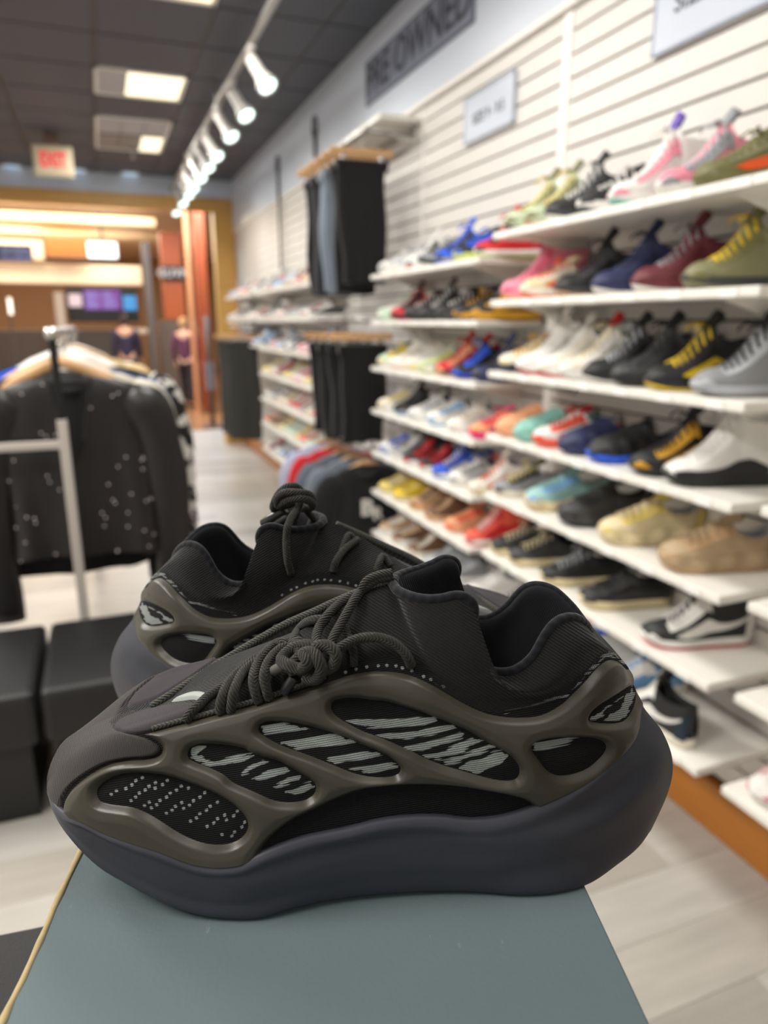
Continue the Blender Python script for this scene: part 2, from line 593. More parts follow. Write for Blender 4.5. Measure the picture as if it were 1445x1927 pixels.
# ================================================================ shoes on the wall shelves
CN = dict(white=(226, 224, 220), offwhite=(222, 215, 200), cream=(216, 200, 160), black=(30, 30, 32), charcoal=(56, 56, 58), grey=(140, 142, 146), silver=(178, 182, 188), navy=(38, 44, 82),
          blue=(34, 88, 208), royal=(36, 62, 170), sky=(120, 172, 220), teal=(128, 184, 172), aqua=(150, 192, 190), mint=(190, 212, 190), green=(184, 196, 164), lime=(190, 204, 110), olive=(112, 110, 66),
          sage=(126, 124, 90), yellow=(226, 192, 30), lemon=(222, 200, 110), gold=(198, 146, 30), orange=(232, 88, 24), peach=(226, 160, 118), tan=(190, 154, 116), sand=(176, 152, 120), brown=(112, 80, 58),
          maroon=(104, 42, 50), red=(200, 34, 40), coral=(232, 92, 70), pink=(226, 140, 158), rose=(220, 96, 128), magenta=(226, 36, 120), deepteal=(20, 40, 54), lilac=(200, 186, 206), purple=(96, 70, 170))

W_PLAN = ([0, .015, .05, .12, .25, .38, .55, .7, .85, .94, .985, 1], [0, .065, .115, .155, .178, .17, .145, .132, .122, .095, .05, 0])


def wplan(x, k=1.0):
    return np.interp(x, *W_PLAN) * k


KINDS = {
    #        sole top z: toe, ball, arch, heel      T curve: (x, z, n, t)
    'runner': dict(st=(.085, .085, .095, .115), T=[(.012, .10, 0, 0), (.03, .145, 0, .04), (.09, .19, 0, .11), (.2, .215, 0, .22), (.34, .29, 0, .38), (.5, .40, 0, .53), (.545, .415, .02, .57), (.56, .37, .08, .62), (.6, .31, .10, .69), (.7, .265, .105, .77), (.8, .265, .10, .84), (.9, .31, .08, .91), (.965, .37, .045, .965), (.99, .375, 0, 1)], laces=6),
    'low': dict(st=(.10, .10, .10, .105), T=[(.012, .115, 0, 0), (.025, .16, 0, .04), (.08, .205, 0, .11), (.2, .235, 0, .22), (.34, .30, 0, .38), (.5, .40, 0, .53), (.55, .41, .02, .57), (.565, .365, .08, .62), (.6, .31, .10, .69), (.7, .27, .105, .77), (.8, .27, .10, .84), (.9, .305, .08, .91), (.965, .345, .045, .965), (.99, .35, 0, 1)], laces=6),
    'mid': dict(st=(.085, .085, .09, .11), T=[(.012, .10, 0, 0), (.025, .15, 0, .04), (.09, .20, 0, .11), (.2, .225, 0, .21), (.33, .32, 0, .36), (.46, .50, 0, .51), (.505, .56, .015, .56), (.53, .52, .07, .61), (.565, .44, .10, .68), (.66, .40, .108, .76), (.78, .40, .105, .84), (.89, .425, .085, .91), (.965, .455, .045, .965), (.985, .46, 0, 1)], laces=7),
    'high': dict(st=(.095, .095, .095, .10), T=[(.012, .11, 0, 0), (.025, .155, 0, .04), (.085, .205, 0, .11), (.2, .235, 0, .2), (.33, .35, 0, .34), (.47, .58, 0, .51), (.51, .66, .015, .56), (.54, .61, .07, .61), (.575, .55, .105, .68), (.67, .53, .112, .76), (.78, .52, .108, .84), (.89, .535, .088, .91), (.965, .55, .05, .965), (.985, .555, 0, 1)], laces=8),
    'chunky': dict(st=(.12, .13, .15, .20), T=[(.012, .14, 0, 0), (.025, .19, 0, .04), (.08, .235, 0, .11), (.2, .275, 0, .22), (.34, .34, 0, .38), (.5, .43, 0, .53), (.55, .44, .02, .57), (.565, .40, .08, .62), (.6, .34, .105, .69), (.7, .295, .11, .77), (.8, .29, .108, .84), (.9, .34, .085, .91), (.965, .40, .05, .965), (.99, .40, 0, 1)], laces=5),
    'foam': dict(st=(.09, .08, .10, .16), T=[(.012, .11, 0, 0), (.025, .16, 0, .04), (.08, .22, 0, .11), (.2, .27, 0, .22), (.34, .32, 0, .38), (.48, .385, 0, .53), (.53, .39, .02, .57), (.56, .345, .085, .62), (.61, .29, .105, .69), (.7, .25, .11, .77), (.8, .25, .11, .84), (.9, .30, .09, .91), (.97, .36, .05, .965), (.995, .36, 0, 1)], laces=0),
}


def gsamp(Gd, t, v):
    """Bilinear sample of a surface grid at parameters t, v in 0..1."""
    m, n = Gd.shape[:2]
    a, b = np.clip(t, 0, 1) * (m - 1), np.clip(v, 0, 1) * (n - 1)
    i, j = np.minimum(a.astype(int), m - 2), np.minimum(b.astype(int), n - 2)
    fa, fb = (a - i)[..., None], (b - j)[..., None]
    return (Gd[i, j] * (1 - fa) * (1 - fb) + Gd[i + 1, j] * fa * (1 - fb) + Gd[i, j + 1] * (1 - fa) * fb + Gd[i + 1, j + 1] * fa * fb)


def build_kind(kd, L=0.285):
    K = KINDS[kd]
    parts = {}
    t1 = 0.5 * np.linspace(0, 1, 34) + 0.5 * (1 - np.cos(np.linspace(0, math.pi, 34))) / 2
    wid = 1.06 if kd in ('chunky', 'foam') else 1.0

    def zs(x):
        return np.interp(x, [0, .25, .55, 1], K['st'])
    # sole
    x = t1
    spring = 0.05 * np.clip(1 - x / .22, 0, 1) ** 2 + 0.02 * np.clip((x - .93) / .07, 0, 1) ** 2
    w = wplan(x, wid)
    zt = zs(x) + spring * 0.6
    rows = [np.stack([.02 + .96 * x, 0 * w, spring], 1), np.stack([.02 + .96 * x, w * .93, spring], 1), np.stack([.008 + .984 * x, w * 1.0, spring + (zt - spring) * .3], 1),
            np.stack([0 * x + x, w * 1.03, spring + (zt - spring) * .65], 1), np.stack([.004 + .992 * x, w * 1.01, zt], 1), np.stack([.012 + .976 * x, w * .9, zt], 1)]
    if kd == 'chunky':
        wob = 0.018 * np.sin(x * 26)
        for k_ in (2, 3):
            rows[k_][:, 1] += wob * (w > .05)
        rows[4][:, 2] += 0.02 * np.sin(x * 13 + .6)
    SGk = np.stack(rows, 1) * L

    def both(Gk, mb=None):
        mb = mb or MB()
        mb.grid(Gk)
        mb.grid(Gk * [1, -1, 1], True)
        return mb
    def pair(Gk, nm):
        return [MB().grid(Gk).mesh(nm, cmat((200, 200, 200)), True), MB().grid(Gk * [1, -1, 1], True).mesh(nm, cmat((200, 200, 200)), True)]
    parts['midsole'] = both(SGk[:, 1:] if kd != 'foam' else SGk).mesh('midsole', cmat((200, 200, 200)), True)
    og = SGk[:, :3].copy()
    og[:, 0, 2] -= 0.001
    og[:, 1:, 1] *= 1.01
    parts['outsole'] = both(og).mesh('outsole', cmat((60, 60, 60)), True)
    # upper
    Tp = np.array([(q[0], q[2], q[1]) for q in K['T']], float)
    Tt = [q[3] for q in K['T']]
    T = crom(Tt, Tp, t1)
    T[:, 1] = np.maximum(T[:, 1], 0)
    xc = np.interp(t1, [0, .53, .62, 1], [.02, .50, .58, .97])
    wc = wplan(xc, wid) * .97
    C_ = np.stack([xc, wc, zs(xc) - .01], 1)
    front = 1 - smoothstep(t1, .5, .66)
    E1 = C_ * .72 + T * .28
    E1[:, 1] = wc * (.99 * front + (1 - front) * .97)
    E2 = C_ * .38 + T * .62
    E2[:, 1] = wc * .80 * front + (1 - front) * (0.45 * wc + .55 * T[:, 1] + .006)
    if kd == 'foam':
        wv = 0.02 * np.sin(t1 * 22)
        E1[:, 2] += wv
        E1[:, 1] += 0.010 * np.sin(t1 * 34) * (wc > .05)
        E2[:, 1] += 0.012 * np.sin(t1 * 34 + 1) * (wc > .05)
    for q in (E1, E2):
        q[:, 1] = np.minimum(np.maximum(q[:, 1], 0), 1) * (wc > 0.001)
    U = crom([0, .3, .65, 1], np.stack([C_, E1, E2, T], 0).reshape(4, -1), np.linspace(0, 1, 13)).reshape(13, 34, 3).transpose(1, 0, 2)
    U[..., 1] = np.maximum(U[..., 1], 0)
    U *= L
    parts['upper'] = both(U).mesh('upper', cmat((200, 200, 200)), True)
    nn = grid_normals(U)
    if nn[10, 4, 1] < 0:
        nn = -nn
    Uo = U + nn * 0.0022
    Uo[..., 1] = np.maximum(Uo[..., 1], 0)

    def patch(t0, ta, v0, va, nt=9, nv=7, shape=None):
        tt, vv = np.meshgrid(np.linspace(t0, ta, nt), np.linspace(v0, va, nv), indexing='ij')
        if shape:
            tt, vv = shape(tt, vv)
        return gsamp(Uo, tt, vv)
    # lining: from the rim down inside
    r = t1 >= .56
    R0 = U[r, -1]
    R1 = R0 * [1, .86, 1] + [0, 0, .002]
    R2 = R0 * [1, .78, 1] + [0, 0, -.012]
    R3 = R2 * [1, 1, 1]
    R3[:, 2] = 0.12 * L
    R4 = R3 * [1, 0, 1]
    parts['lining'] = both(np.stack([R0, R1, R2, R3, R4], 1)).mesh('lining', cmat((40, 40, 42)), True)
    if kd != 'foam':
        tcg = patch(0.0, .19, .0, .62, 9, 7, lambda t, v: (t * (1 - .45 * v / .62), v))
        tcg[0, :, 1] = 0
        tcm = both(tcg).mesh('toe_cap', cmat((200, 200, 200)), True)
        bm = bmesh.new()
        bm.from_mesh(tcm)
        bmesh.ops.remove_doubles(bm, verts=bm.verts, dist=1e-5)
        bm.to_mesh(tcm)
        bm.free()
        parts['toe_cap'] = tcm
        if kd == 'high':
            parts['mudguard'] = both(patch(0, .80, 0, 1, 22, 5, lambda t, v: (t, v * (.36 + .14 * np.cos(t * 7.5 - .3) - .30 * np.clip((t - .66) / .14, 0, 1)))) * [1, 1.02, 1]).mesh('mudguard', cmat((200, 200, 200)), True)
        parts['heel_counter'] = both(patch(.86, 1.0, .0, .72)).mesh('heel_counter', cmat((200, 200, 200)), True)
        parts['eyestay'] = pair(patch(.25, .60, .60, .86, 12, 4), 'eyestay')

        def sw(t, v):
            u = np.clip((t - .3) / .6, 0, 1)
            c = .34 - .18 * np.sin(u * 2.2) + .45 * u ** 1.6
            h_ = .15 * (1 - u) ** .7 * np.clip(u * 8, 0, 1) + .03
            return t, np.clip(c + (v - .5) * 2 * h_, 0.02, .95)
        parts['side_stripe'] = pair(patch(.3, .9, 0, 1, 16, 4, sw) * [1, 1.012, 1], 'side_stripe')
        # tongue tab rising out of the throat
        a, b = U[np.argmin(abs(t1 - .47)), -1], U[np.argmin(abs(t1 - .55)), -1]
        d = (b - a) / np.linalg.norm(b - a)
        tg = []
        for k_, (s_, w_) in enumerate(((-.05, .05), (0, .075), (.045, .085), (.085, .075), (.10, .045))):
            p = b + d * s_ * L
            tg.append([[p[0] + .022 * L * abs(y_) ** 2, y_ * w_ * L, p[2] - .03 * L * abs(y_) ** 2 + .006] for y_ in np.linspace(-1, 1, 7)])
        tg = np.array(tg)
        back = tg + np.array([.028 * L, 0, -.004])
        mb = MB().grid(tg, True).grid(back)
        mb.grid(np.stack([tg[-1], back[-1]], 0), True)
        parts['tongue'] = mb.mesh('tongue', cmat((200, 200, 200)), True)
        lm = MB()
        for k_ in range(K['laces']):
            t_ = .27 + .26 * k_ / (K['laces'] - 1)
            P = np.array([gsamp(Uo, np.array(t_), np.array(v_)) for v_ in (.74, .84, .93, .985)])
            P = np.concatenate([P, (P * [1, -1, 1])[::-1]]) + [0, 0, .0025]
            P[:4, 0] += np.linspace(0, .006, 4)
            P[4:, 0] += np.linspace(.006, 0, 4)
            lm.tube(P, 0.0035, 5)
        if K['laces'] > 5:
            q = gsamp(Uo, np.array(.52), np.array(.97))
            for sg in (1, -1):
                lm.tube([q + [0, 0, .004], q + [-.012, sg * .018, .012], q + [-.025, sg * .026, .002], q + [-.03, sg * .02, -.006]], .003, 5)
        parts['laces'] = lm.mesh('laces', cmat((200, 200, 200)), True)
    else:
        parts['heel_strap'] = both(patch(.80, 1.0, .35, .8)).mesh('heel_strap', cmat((200, 200, 200)), True)
    return parts


KM = {k: build_kind(k) for k in KINDS}
KWORD = dict(runner='running shoe', low='low sneaker', mid='mid-top sneaker', high='high-top sneaker', chunky='chunky sneaker', foam='moulded foam shoe')


def put_shoe(kind, cols, loc, rz, label, group, scale=1.0, mud=None):
    """cols: upper, overlay, midsole, laces, tongue, stripe, outsole."""
    up, ov, ms, la, to, sp, outs = cols
    t = thing({'runner': 'running_shoe', 'low': 'low_sneaker', 'mid': 'mid_top_sneaker', 'high': 'high_top_sneaker', 'chunky': 'chunky_sneaker', 'foam': 'foam_shoe'}[kind], label, 'shoe', loc, rz, group)
    t.scale = (scale,) * 3
    lin = 'black' if up in ('black', 'charcoal', 'navy', 'maroon', 'olive', 'brown') else ('red' if up == 'red' else 'silver')
    ov, hl = (ov + '/' + ov).split('/')[:2]
    M = dict(midsole=ms, outsole=outs, upper=up, lining=lin, toe_cap=ov, heel_counter=hl, eyestay=ov, side_stripe=sp, tongue=to, laces=la, heel_strap=ov, mudguard=mud)
    for pn, me in KM[kind].items():
        if (pn == 'side_stripe' and sp is None) or (pn == 'mudguard' and mud is None):
            continue
        for m_ in (me if isinstance(me, list) else [me]):
            inst(pn, m_, t, material=cmat(CN[M[pn]], .55))
    return t


def spec(s):
    """'kind upper overlay midsole laces tongue stripe outsole' with '-' for no stripe."""
    q = s.split()
    return q[0], [None if c == '-' else c for c in q[1:]]


ORDN = ['first', 'second', 'third', 'fourth', 'fifth', 'sixth', 'seventh', 'eighth', 'ninth', 'tenth', 'eleventh', 'twelfth']


def colour_words(kind, c):
    w = [c[0]]
    for k in (c[1].split('/')[0], c[2], c[5], c[3]):
        if k and k not in w:
            w.append(k)
        if len(w) == 2:
            break
    return ' and '.join(w) + ' ' + KWORD[kind]


XF = 1.35
ROW_Z = {'near': [1.825, 1.593, 1.338, 1.10, .867, .630, .382], 'middle': [1.752, 1.522, 1.284, 1.055, .822, .602, .360], 'far': [1.775, 1.540, 1.29, 1.06, .83, .60, .36], 'next': [1.825, 1.60, 1.36, 1.117, .886, .648, .391]}
EXT = {'near': (1.215, 2.40), 'middle': (2.50, 3.68), 'far': (4.90, 6.72), 'next': (0.0, 1.135), 'last': (6.95, 8.45)}
board_me = {}
TAG = MB().box(-.0025, -.026, .001, 0, .026, .023, .0008).mesh('price_tag', mat('tag_white', (244, 243, 240), 0.3))


def shelf(bay, r, z, y0, y1, x0=XF, word=None):
    t = thing('wall_shelf', word or 'white shelf, %s from the top of the %s-bay shelves' % (ORDN[r], bay), 'shelf', (x0, y0, z), 0, 'white wall shelves')
    L, D = round(y1 - y0, 3), round(WX - x0, 3)
    if (L, D) not in board_me:
        board_me[L, D] = MB().box(0, 0, 0, D, L, 0.024, 0.004).mesh('board', M_SHELF)
    inst('board', board_me[L, D], t)
    for k in (.12, .88):
        b = MB()
        b.add([(D - .26, -.004, 0), (D, -.004, 0), (D, -.004, -.07), (D - .26, .004, 0), (D, .004, 0), (D, .004, -.07)], [(0, 1, 2), (5, 4, 3), (0, 2, 5, 3), (1, 4, 5, 2), (0, 3, 4, 1)])
        b.build('bracket', M_SHELF, t, loc=(0, L * k, 0))
    if bay in ('near', 'middle'):
        for k in range(7):
            inst('price_tag', TAG, t, (0, L * (k + .5) / 7, 0))
    return t


def stock(bay, r, z, items, word):
    """items: list of (y, spec[, dx, rz, scale])."""
    n = len(items)
    order = sorted(range(n), key=lambda i: items[i][0])
    for k, i in enumerate(order):
        y, s, *o = items[i]
        dx, rz, sc = (list(o) + [0.0, 0.0, 1.0][len(o):])
        kind, c = spec(s)
        lab = '%s, %s from near end, %s %s-bay shelf down' % (colour_words(kind, c), ORDN[k], ORDN[r], word)
        put_shoe(kind, c, (XF + .008 + dx, y, z + .0245), rz, lab, 'shoes on the %s %s-bay shelf' % (ORDN[r], word), sc, 'black' if s == 'high white white black white black - black' else None)


def ypx(px, z):
    """Depth along the shelf front of a toe seen at column px."""
    lo, hi = 0.2, 12.0
    for _ in range(40):
        m = (lo + hi) / 2
        if project(np.array([XF + .01, m, z + .04]))[0] > px:
            lo = m
        else:
            hi = m
    return lo


NEAR = [
    [(922, 'mid green sage green lemon sage - black'), (965, 'mid green sage green lemon sage - tan'), (1018, 'mid black charcoal charcoal white black - white'), (1085, 'low black black white white black white charcoal'),
     (1145, 'high white pink white white purple - teal'), (1240, 'mid pink grey white silver grey - white'), (1306, 'runner olive sage olive olive olive orange olive')],
    [(914, 'high pink rose pink pink pink - peach'), (978, 'low cream offwhite offwhite orange cream orange orange'), (1042, 'mid black charcoal charcoal black black - tan'), (1113, 'mid navy navy navy navy navy - white'),
     (1188, 'mid maroon maroon maroon grey maroon - white'), (1285, 'mid sage olive charcoal yellow olive - sage')],
    [(904, 'low offwhite cream black gold tan - navy'), (932, 'high white white white white white - red'), (975, 'mid white offwhite white white white - red'), (1022, 'mid offwhite white white cream red - white'),
     (1078, 'mid black black black silver black silver white'), (1142, 'mid charcoal black black black black - black'), (1213, 'mid black black black yellow black yellow yellow'), (1302, 'mid grey silver silver black black - grey')],
    [(908, 'foam peach peach peach peach peach - peach'), (948, 'foam teal teal teal teal teal - teal'), (998, 'low white coral coral red red red coral'), (1049, 'foam navy charcoal navy navy navy - navy'),
     (1103, 'foam black blue blue blue blue - blue'), (1184, 'mid black gold black black black gold black'), (1249, 'high white white black white black - black')],
    [(908, 'runner grey black offwhite lemon sage - offwhite'), (986, 'chunky aqua sky cream aqua aqua - cream'), (1050, 'chunky charcoal black charcoal black charcoal - black'), (1126, 'chunky cream lemon cream cream lemon - cream'), (1240, 'chunky sand tan sand sand sand - tan')],
    [(910, 'low black charcoal cream cream black - cream'), (955, 'low charcoal black cream cream charcoal - cream'), (1016, 'low black black cream silver charcoal - cream'), (1090, 'low black charcoal cream black grey charcoal cream'), (1207, 'mid black white white white red white red')],
    [(900, 'low black charcoal white white black - white'), (925, 'high black orange orange white black orange orange'), (962, 'high orange black orange white black orange orange'), (1040, 'mid white blue white white blue - white'), (1120, 'low sky white white white sky - white')],
]
for r, z in enumerate(ROW_Z['near']):
    shelf('near', r, z, *EXT['near'])
    its = []
    for px, s in NEAR[r]:
        y = min(ypx(px, z), 2.36)
        its.append([y, s])
    its.sort()
    # keep neighbours from running into each other
    for k in range(1, len(its)):
        its[k][0] = max(its[k][0], its[k - 1][0] + .130)
    if its[-1][0] > 2.345:
        its[-1][0] = 2.345
        for k in range(len(its) - 2, -1, -1):
            its[k][0] = min(its[k][0], its[k + 1][0] - .129)
    its = [(max(y, 1.33), s, 0.0, random.Random(int(y * 1e4)).uniform(-.36, -.30), 1.12 if s.split()[0] in ('mid', 'high', 'chunky') else 1.07) for y, s in its]
    if r == 6:
        its = [q for q in its if q[0] > 1.62]
    stock('near', r, z, its, 'near')
kind, c = spec('low white teal white offwhite black white white')
c = ['black', 'white/deepteal', 'offwhite', 'offwhite', 'black', 'white', 'offwhite']
put_shoe('mid', c, (1.41, 1.57, ROW_Z['near'][6] + .0245), math.radians(-92), 'white and dark teal sneaker standing lengthwise at the near end of lowest near-bay shelf', 'shoes on the seventh near-bay shelf', 1.0)

MID = [
    ['mid red black white red red - lime', 'low black blue lime blue black - lime', 'mid blue black grey blue blue - blue', 'low grey charcoal black grey grey - white', 'mid white black white white white - orange', 'low silver white white white grey - white', 'low white grey white white grey - white'],
    ['low black gold gold black black gold gold', 'low black charcoal gold gold black - black', 'low black black charcoal white black - black', 'mid black black black white black - black', 'low charcoal black black white black - black', 'mid red black black black black red red', 'low mint white mint white mint - mint'],
    ['mid navy black navy black navy - navy', 'mid black blue royal blue red - navy', 'mid red peach black red red - peach', 'low green lime white white green - lime', 'low offwhite white lemon white offwhite - white', 'mid white offwhite white white white - peach', 'low mint yellow white yellow black yellow white'],
    ['low peach coral magenta magenta rose magenta magenta', 'runner white offwhite white white white - white', 'low white sky white white white - sky', 'runner white silver white white white - white', 'mid black black grey black black - sky', 'low offwhite lemon white white white - white'],
    ['mid offwhite white cream orange offwhite coral cream', 'low white grey white white grey silver white', 'mid blue royal white white blue white blue', 'mid black red white black red red white', 'mid black red white black black red white', 'mid grey white white charcoal grey - white', 'low white blue white grey white royal blue'],
    ['high coral red white white coral red coral', 'low peach coral peach peach peach - peach', 'high brown tan tan brown brown - peach', 'high tan brown peach tan tan - lemon', 'runner yellow lemon cream yellow lemon - cream', 'runner lemon cream lemon cream lemon - cream'],
    ['low white white white white white - white', 'low grey silver white grey grey - silver', 'runner silver grey silver silver silver - silver', 'mid brown offwhite offwhite brown brown - offwhite', 'low brown tan white white brown - white', 'low tan offwhite white white tan - white'],
]
for r, z in enumerate(ROW_Z['middle']):
    y0, y1 = EXT['middle']
    shelf('middle', r, z, y0, y1)
    n = len(MID[r])
    rr = random.Random(50 + r)
    its = [(y0 + .07 + (y1 - y0 - .14) * (k / (n - 1)), s, rr.uniform(0, .012), rr.uniform(-.30, -.22), rr.uniform(1.0, 1.05)) for k, s in enumerate(MID[r])]
    stock('middle', r, z, its, 'middle')

PAL = [['low white red white red white red white', 'mid white black white white white - white', 'runner cream tan offwhite white cream - white', 'low red white white white red white red', 'mid offwhite brown white white offwhite - tan', 'runner pink white white white pink - pink', 'low sky white white white sky - white', 'mid grey red white white grey - red'],
       ['low charcoal white white white black - white', 'low white red white white white red white', 'mid offwhite white white white offwhite - white', 'low grey white white white grey - white', 'mid black white white black black - red'],
       ['low navy white white white navy - white', 'mid sky white white white sky - white', 'low pink white white white pink - rose', 'runner grey black white black grey - white', 'mid white navy white white white - navy'],
       ['low pink white white white rose - white', 'runner lemon offwhite white white lemon - white', 'mid black red white white black - white', 'low white rose white white white - pink'],
       ['mid red white white white red - white', 'low white grey white white white - white', 'low offwhite cream white white offwhite - cream', 'mid grey white white white grey - rose'],
       ['low brown tan white white brown - tan', 'runner mint white white white teal - white', 'low orange white white white orange - white', 'mid cream lemon white white cream - cream'],
       ['low white silver white white white - white', 'mid navy red white white navy - white', 'low offwhite white cream white offwhite - white', 'runner sky white white white sky - white']]
for r, z in enumerate(ROW_Z['far']):
    y0, y1 = EXT['far']
    shelf('far', r, z, y0, y1)
    rr = random.Random(90 + r)
    n = 10
    its = [(y0 + .08 + (y1 - y0 - .16) * k / (n - 1), PAL[r][(k + rr.randint(0, 1)) % len(PAL[r])], rr.uniform(0, .015), rr.uniform(-.25, -.15), 1.0) for k in range(n)]
    stock('far', r, z, its, 'far')
for r, z in enumerate((1.775, 1.54, 1.30)):
    y0, y1 = EXT['last']
    shelf('last', r, z, y0, y1, word='white shelf, %s from the top, by the shop front post' % ORDN[r])
    rr = random.Random(190 + r)
    n = 7
    its = [(y0 + .1 + (y1 - y0 - .2) * k / (n - 1), PAL[r][(k + 1) % len(PAL[r])], rr.uniform(0, .015), rr.uniform(-.25, -.15), 1.0) for k in range(n)]
    stock('last', r, z, its, 'last')
for r, z in enumerate(ROW_Z['next']):
    shelf('next', r, z, *EXT['next'], word='white shelf at the right edge of the frame, %s from the top' % ORDN[r])
put_shoe('low', spec('low white pink white white coral rose white')[1], (XF + .01, 1.05, .391 + .0245), 0.0, 'white and pink sneaker cut off by the right edge, on the lowest right shelf', None, 1.0)
put_shoe('low', spec('low pink white white white white - white')[1], (XF + .02, .9, .391 + .0245), 0.0, 'pink sneaker beside the white and pink one, outside right edge on lowest shelf', None, 1.0)
# upper white shelf over the hanging trousers
shelf('top', 0, at_y(742, 249, 3.72)[2] + .06, 3.72, 4.90, x0=1.42, word='white shelf high on the wall above the hanging black trousers')

# ================================================================ clothes hanging on the wall
def cloth_mat(name, col, noise=0.12):
    return mat('cloth_' + name, col, 0.9, noise=noise, nscale=14, bump=0.35, bscale=160, sheen=0.2, spec=0.2)


def slab_garment(h, w0, w1, d, folds=5, seed=0, flare=None):
    """A hanging folded garment: rounded slab with soft vertical folds; top at z=0."""
    rr = np.random.RandomState(seed)
    ph = rr.uniform(0, 6.28, 4)
    n, m = 36, 18
    G_ = np.zeros((m, n + 1, 3))
    for i in range(m):
        u = i / (m - 1)
        w = w0 + (w1 - w0) * u + (0.01 * math.sin(u * 9 + ph[0]))
        dd = d * (0.6 + 0.4 * min(1, u * 3))
        for k in range(n + 1):
            a = 2 * math.pi * k / n
            c, s_ = math.cos(a), math.sin(a)
            x = math.copysign(abs(c) ** 0.7, c) * w / 2
            y = math.copysign(abs(s_) ** 0.8, s_) * dd / 2
            y += u * 0.012 * math.sin(x / w * 2 * math.pi * folds * .5 + ph[1]) * (1 if s_ > 0 else 1)
            G_[i, k] = (x + 0.008 * math.sin(u * 5 + ph[2]), y, -u * h + 0.006 * math.sin(a * 3 + ph[3]) * u)
    mb = MB().grid(G_, True)
    mb.add(G_[-1, :-1], [tuple(range(n))])
    mb.add(G_[0, :-1], [tuple(range(n))[::-1]])
    return mb


M_HANGW = mat('hanger_wood', (200, 158, 112), 0.45, noise=0.12, nscale=14, stretch=(1, 6, 6))
M_CLIP = mat('clip_steel', (200, 198, 194), 0.25, metal=0.9)


def bar_hanger(loc, rz, w, label, group):
    t = thing('trouser_hanger', label, 'hanger', loc, rz, group)
    MB().box(-w / 2, -.007, -.018, w / 2, .007, .018, .005).build('bar', M_HANGW, t)
    MB().tube(smooth_path([(0, 0, .015), (0, 0, .045), (.02, 0, .07), (.02, 0, .095), (0, 0, .108), (-.018, 0, .095)], 5), .0022, 6).build('hook', M_CLIP, t, True)
    for s_ in (-1, 1):
        MB().box(s_ * w * .3 - .014, -.013, -.05, s_ * w * .3 + .014, .013, -.012, .004).build('clip', M_CLIP, t)
    return t


def trousers(loc, rz, h, w, colname, col, label, group, seed, d=.05, w1=None):
    t = thing('trousers', label, 'trousers', loc, rz, group)
    m = cloth_mat(colname, col)
    a = slab_garment(h, w, w1 or w * .86, d, 4, seed)
    a.build('legs', m, t, True)
    MB().box(-w / 2 - .003, -d * .36, -.045, w / 2 + .003, d * .36, .004, .008).build('waistband', m, t)
    return t


rail = thing('garment_rail', 'steel rail on the slat wall holding the upper row of trousers', 'rail', (1.365, 3.78, 2.49))
MB().cyl((0, 0, 0), (0, .95, 0), .012, n=10).build('bar', M_STEEL, rail, True)
for yy in (.02, .93):
    MB().cyl((0, yy, 0), (WX - 1.36 + .002, yy, 0), .009, n=8).build('bracket', M_STEEL, rail, True)
rail2 = thing('garment_rail', 'steel rail on the slat wall holding the middle row of black trousers', 'rail', (1.36, 3.78, 1.55))
MB().cyl((0, 0, 0), (0, .95, 0), .012, n=10).build('bar', M_STEEL, rail2, True)
for yy in (.02, .93):
    MB().cyl((0, yy, 0), (WX - 1.36 + .002, yy, 0), .009, n=8).build('bracket', M_STEEL, rail2, True)
rail3 = thing('garment_rail', 'steel rail low on the slat wall holding shirts and jackets', 'rail', (1.36, 3.70, .86))
MB().cyl((0, 0, 0), (0, 1.05, 0), .012, n=10).build('bar', M_STEEL, rail3, True)
for yy in (.02, 1.03):
    MB().cyl((0, yy, 0), (WX - 1.36 + .006, yy, 0), .009, n=8).build('bracket', M_STEEL, rail3, True)
NTH = ['nearest', 'second', 'third', 'fourth', 'fifth', 'sixth', 'seventh', 'eighth']
for k, (cn, col, w, h) in enumerate((('black', (26, 25, 27), .28, .61), ('black', (30, 29, 31), .28, .66), ('slate', (112, 122, 134), .27, .66), ('slate', (120, 130, 142), .26, .64), ('charcoal', (52, 52, 56), .27, .66), ('black', (24, 24, 26), .28, .65))):
    y = 3.84 + .135 * k
    bar_hanger((1.365, y, 2.3965), .04 * ((k * 7) % 3 - 1), .35, 'pale wooden clip hanger, %s of the upper row of trousers' % NTH[k], 'hangers on the upper rail')
    trousers((1.365 + .01 * (k % 2), y, 2.3535), .04 * ((k * 7) % 3 - 1), h, w, 'trousers_' + cn + str(k), col, '%s trousers, %s of the upper hanging row' % ({'black': 'black', 'slate': 'pale grey blue', 'charcoal': 'charcoal'}[cn], NTH[k]), 'trousers on the upper rail', k, .06)
for k, (col, w, h) in enumerate((((22, 22, 23), .28, .54), ((26, 26, 28), .29, .53), ((30, 30, 30), .30, .57), ((24, 24, 26), .30, .55))):
    y = 3.84 + .19 * k
    bar_hanger((1.36, y, 1.4565), .03 * ((k * 5) % 3 - 1), .36, 'pale wooden clip hanger, %s of the middle row of trousers' % NTH[k], 'hangers on the middle rail')
    trousers((1.36, y, 1.4135), .03 * ((k * 5) % 3 - 1), h, w, 'shorts_%d' % k, col, 'black trousers, %s of the middle hanging row' % NTH[k], 'trousers on the middle rail', 20 + k, .08)
for k in range(3):
    y = 7.15 + .28 * k
    bar_hanger((1.29, y, 1.396), 0, .38, 'wooden clip hanger, %s of the row beside the shop front post' % NTH[k], 'hangers by the shop front')
    trousers((1.29, y, 1.353), 0, .96, .31, 'grey_%d' % k, (58 + 4 * k, 58 + 4 * k, 56 + 4 * k), 'dark grey trousers, %s of the row beside the shop front post' % NTH[k], 'trousers by the shop front', 40 + k, .09, .33)
rail4 = thing('garment_rail', 'steel rail on the slat wall beside the shop front post', 'rail', (1.29, 7.1, 1.49))
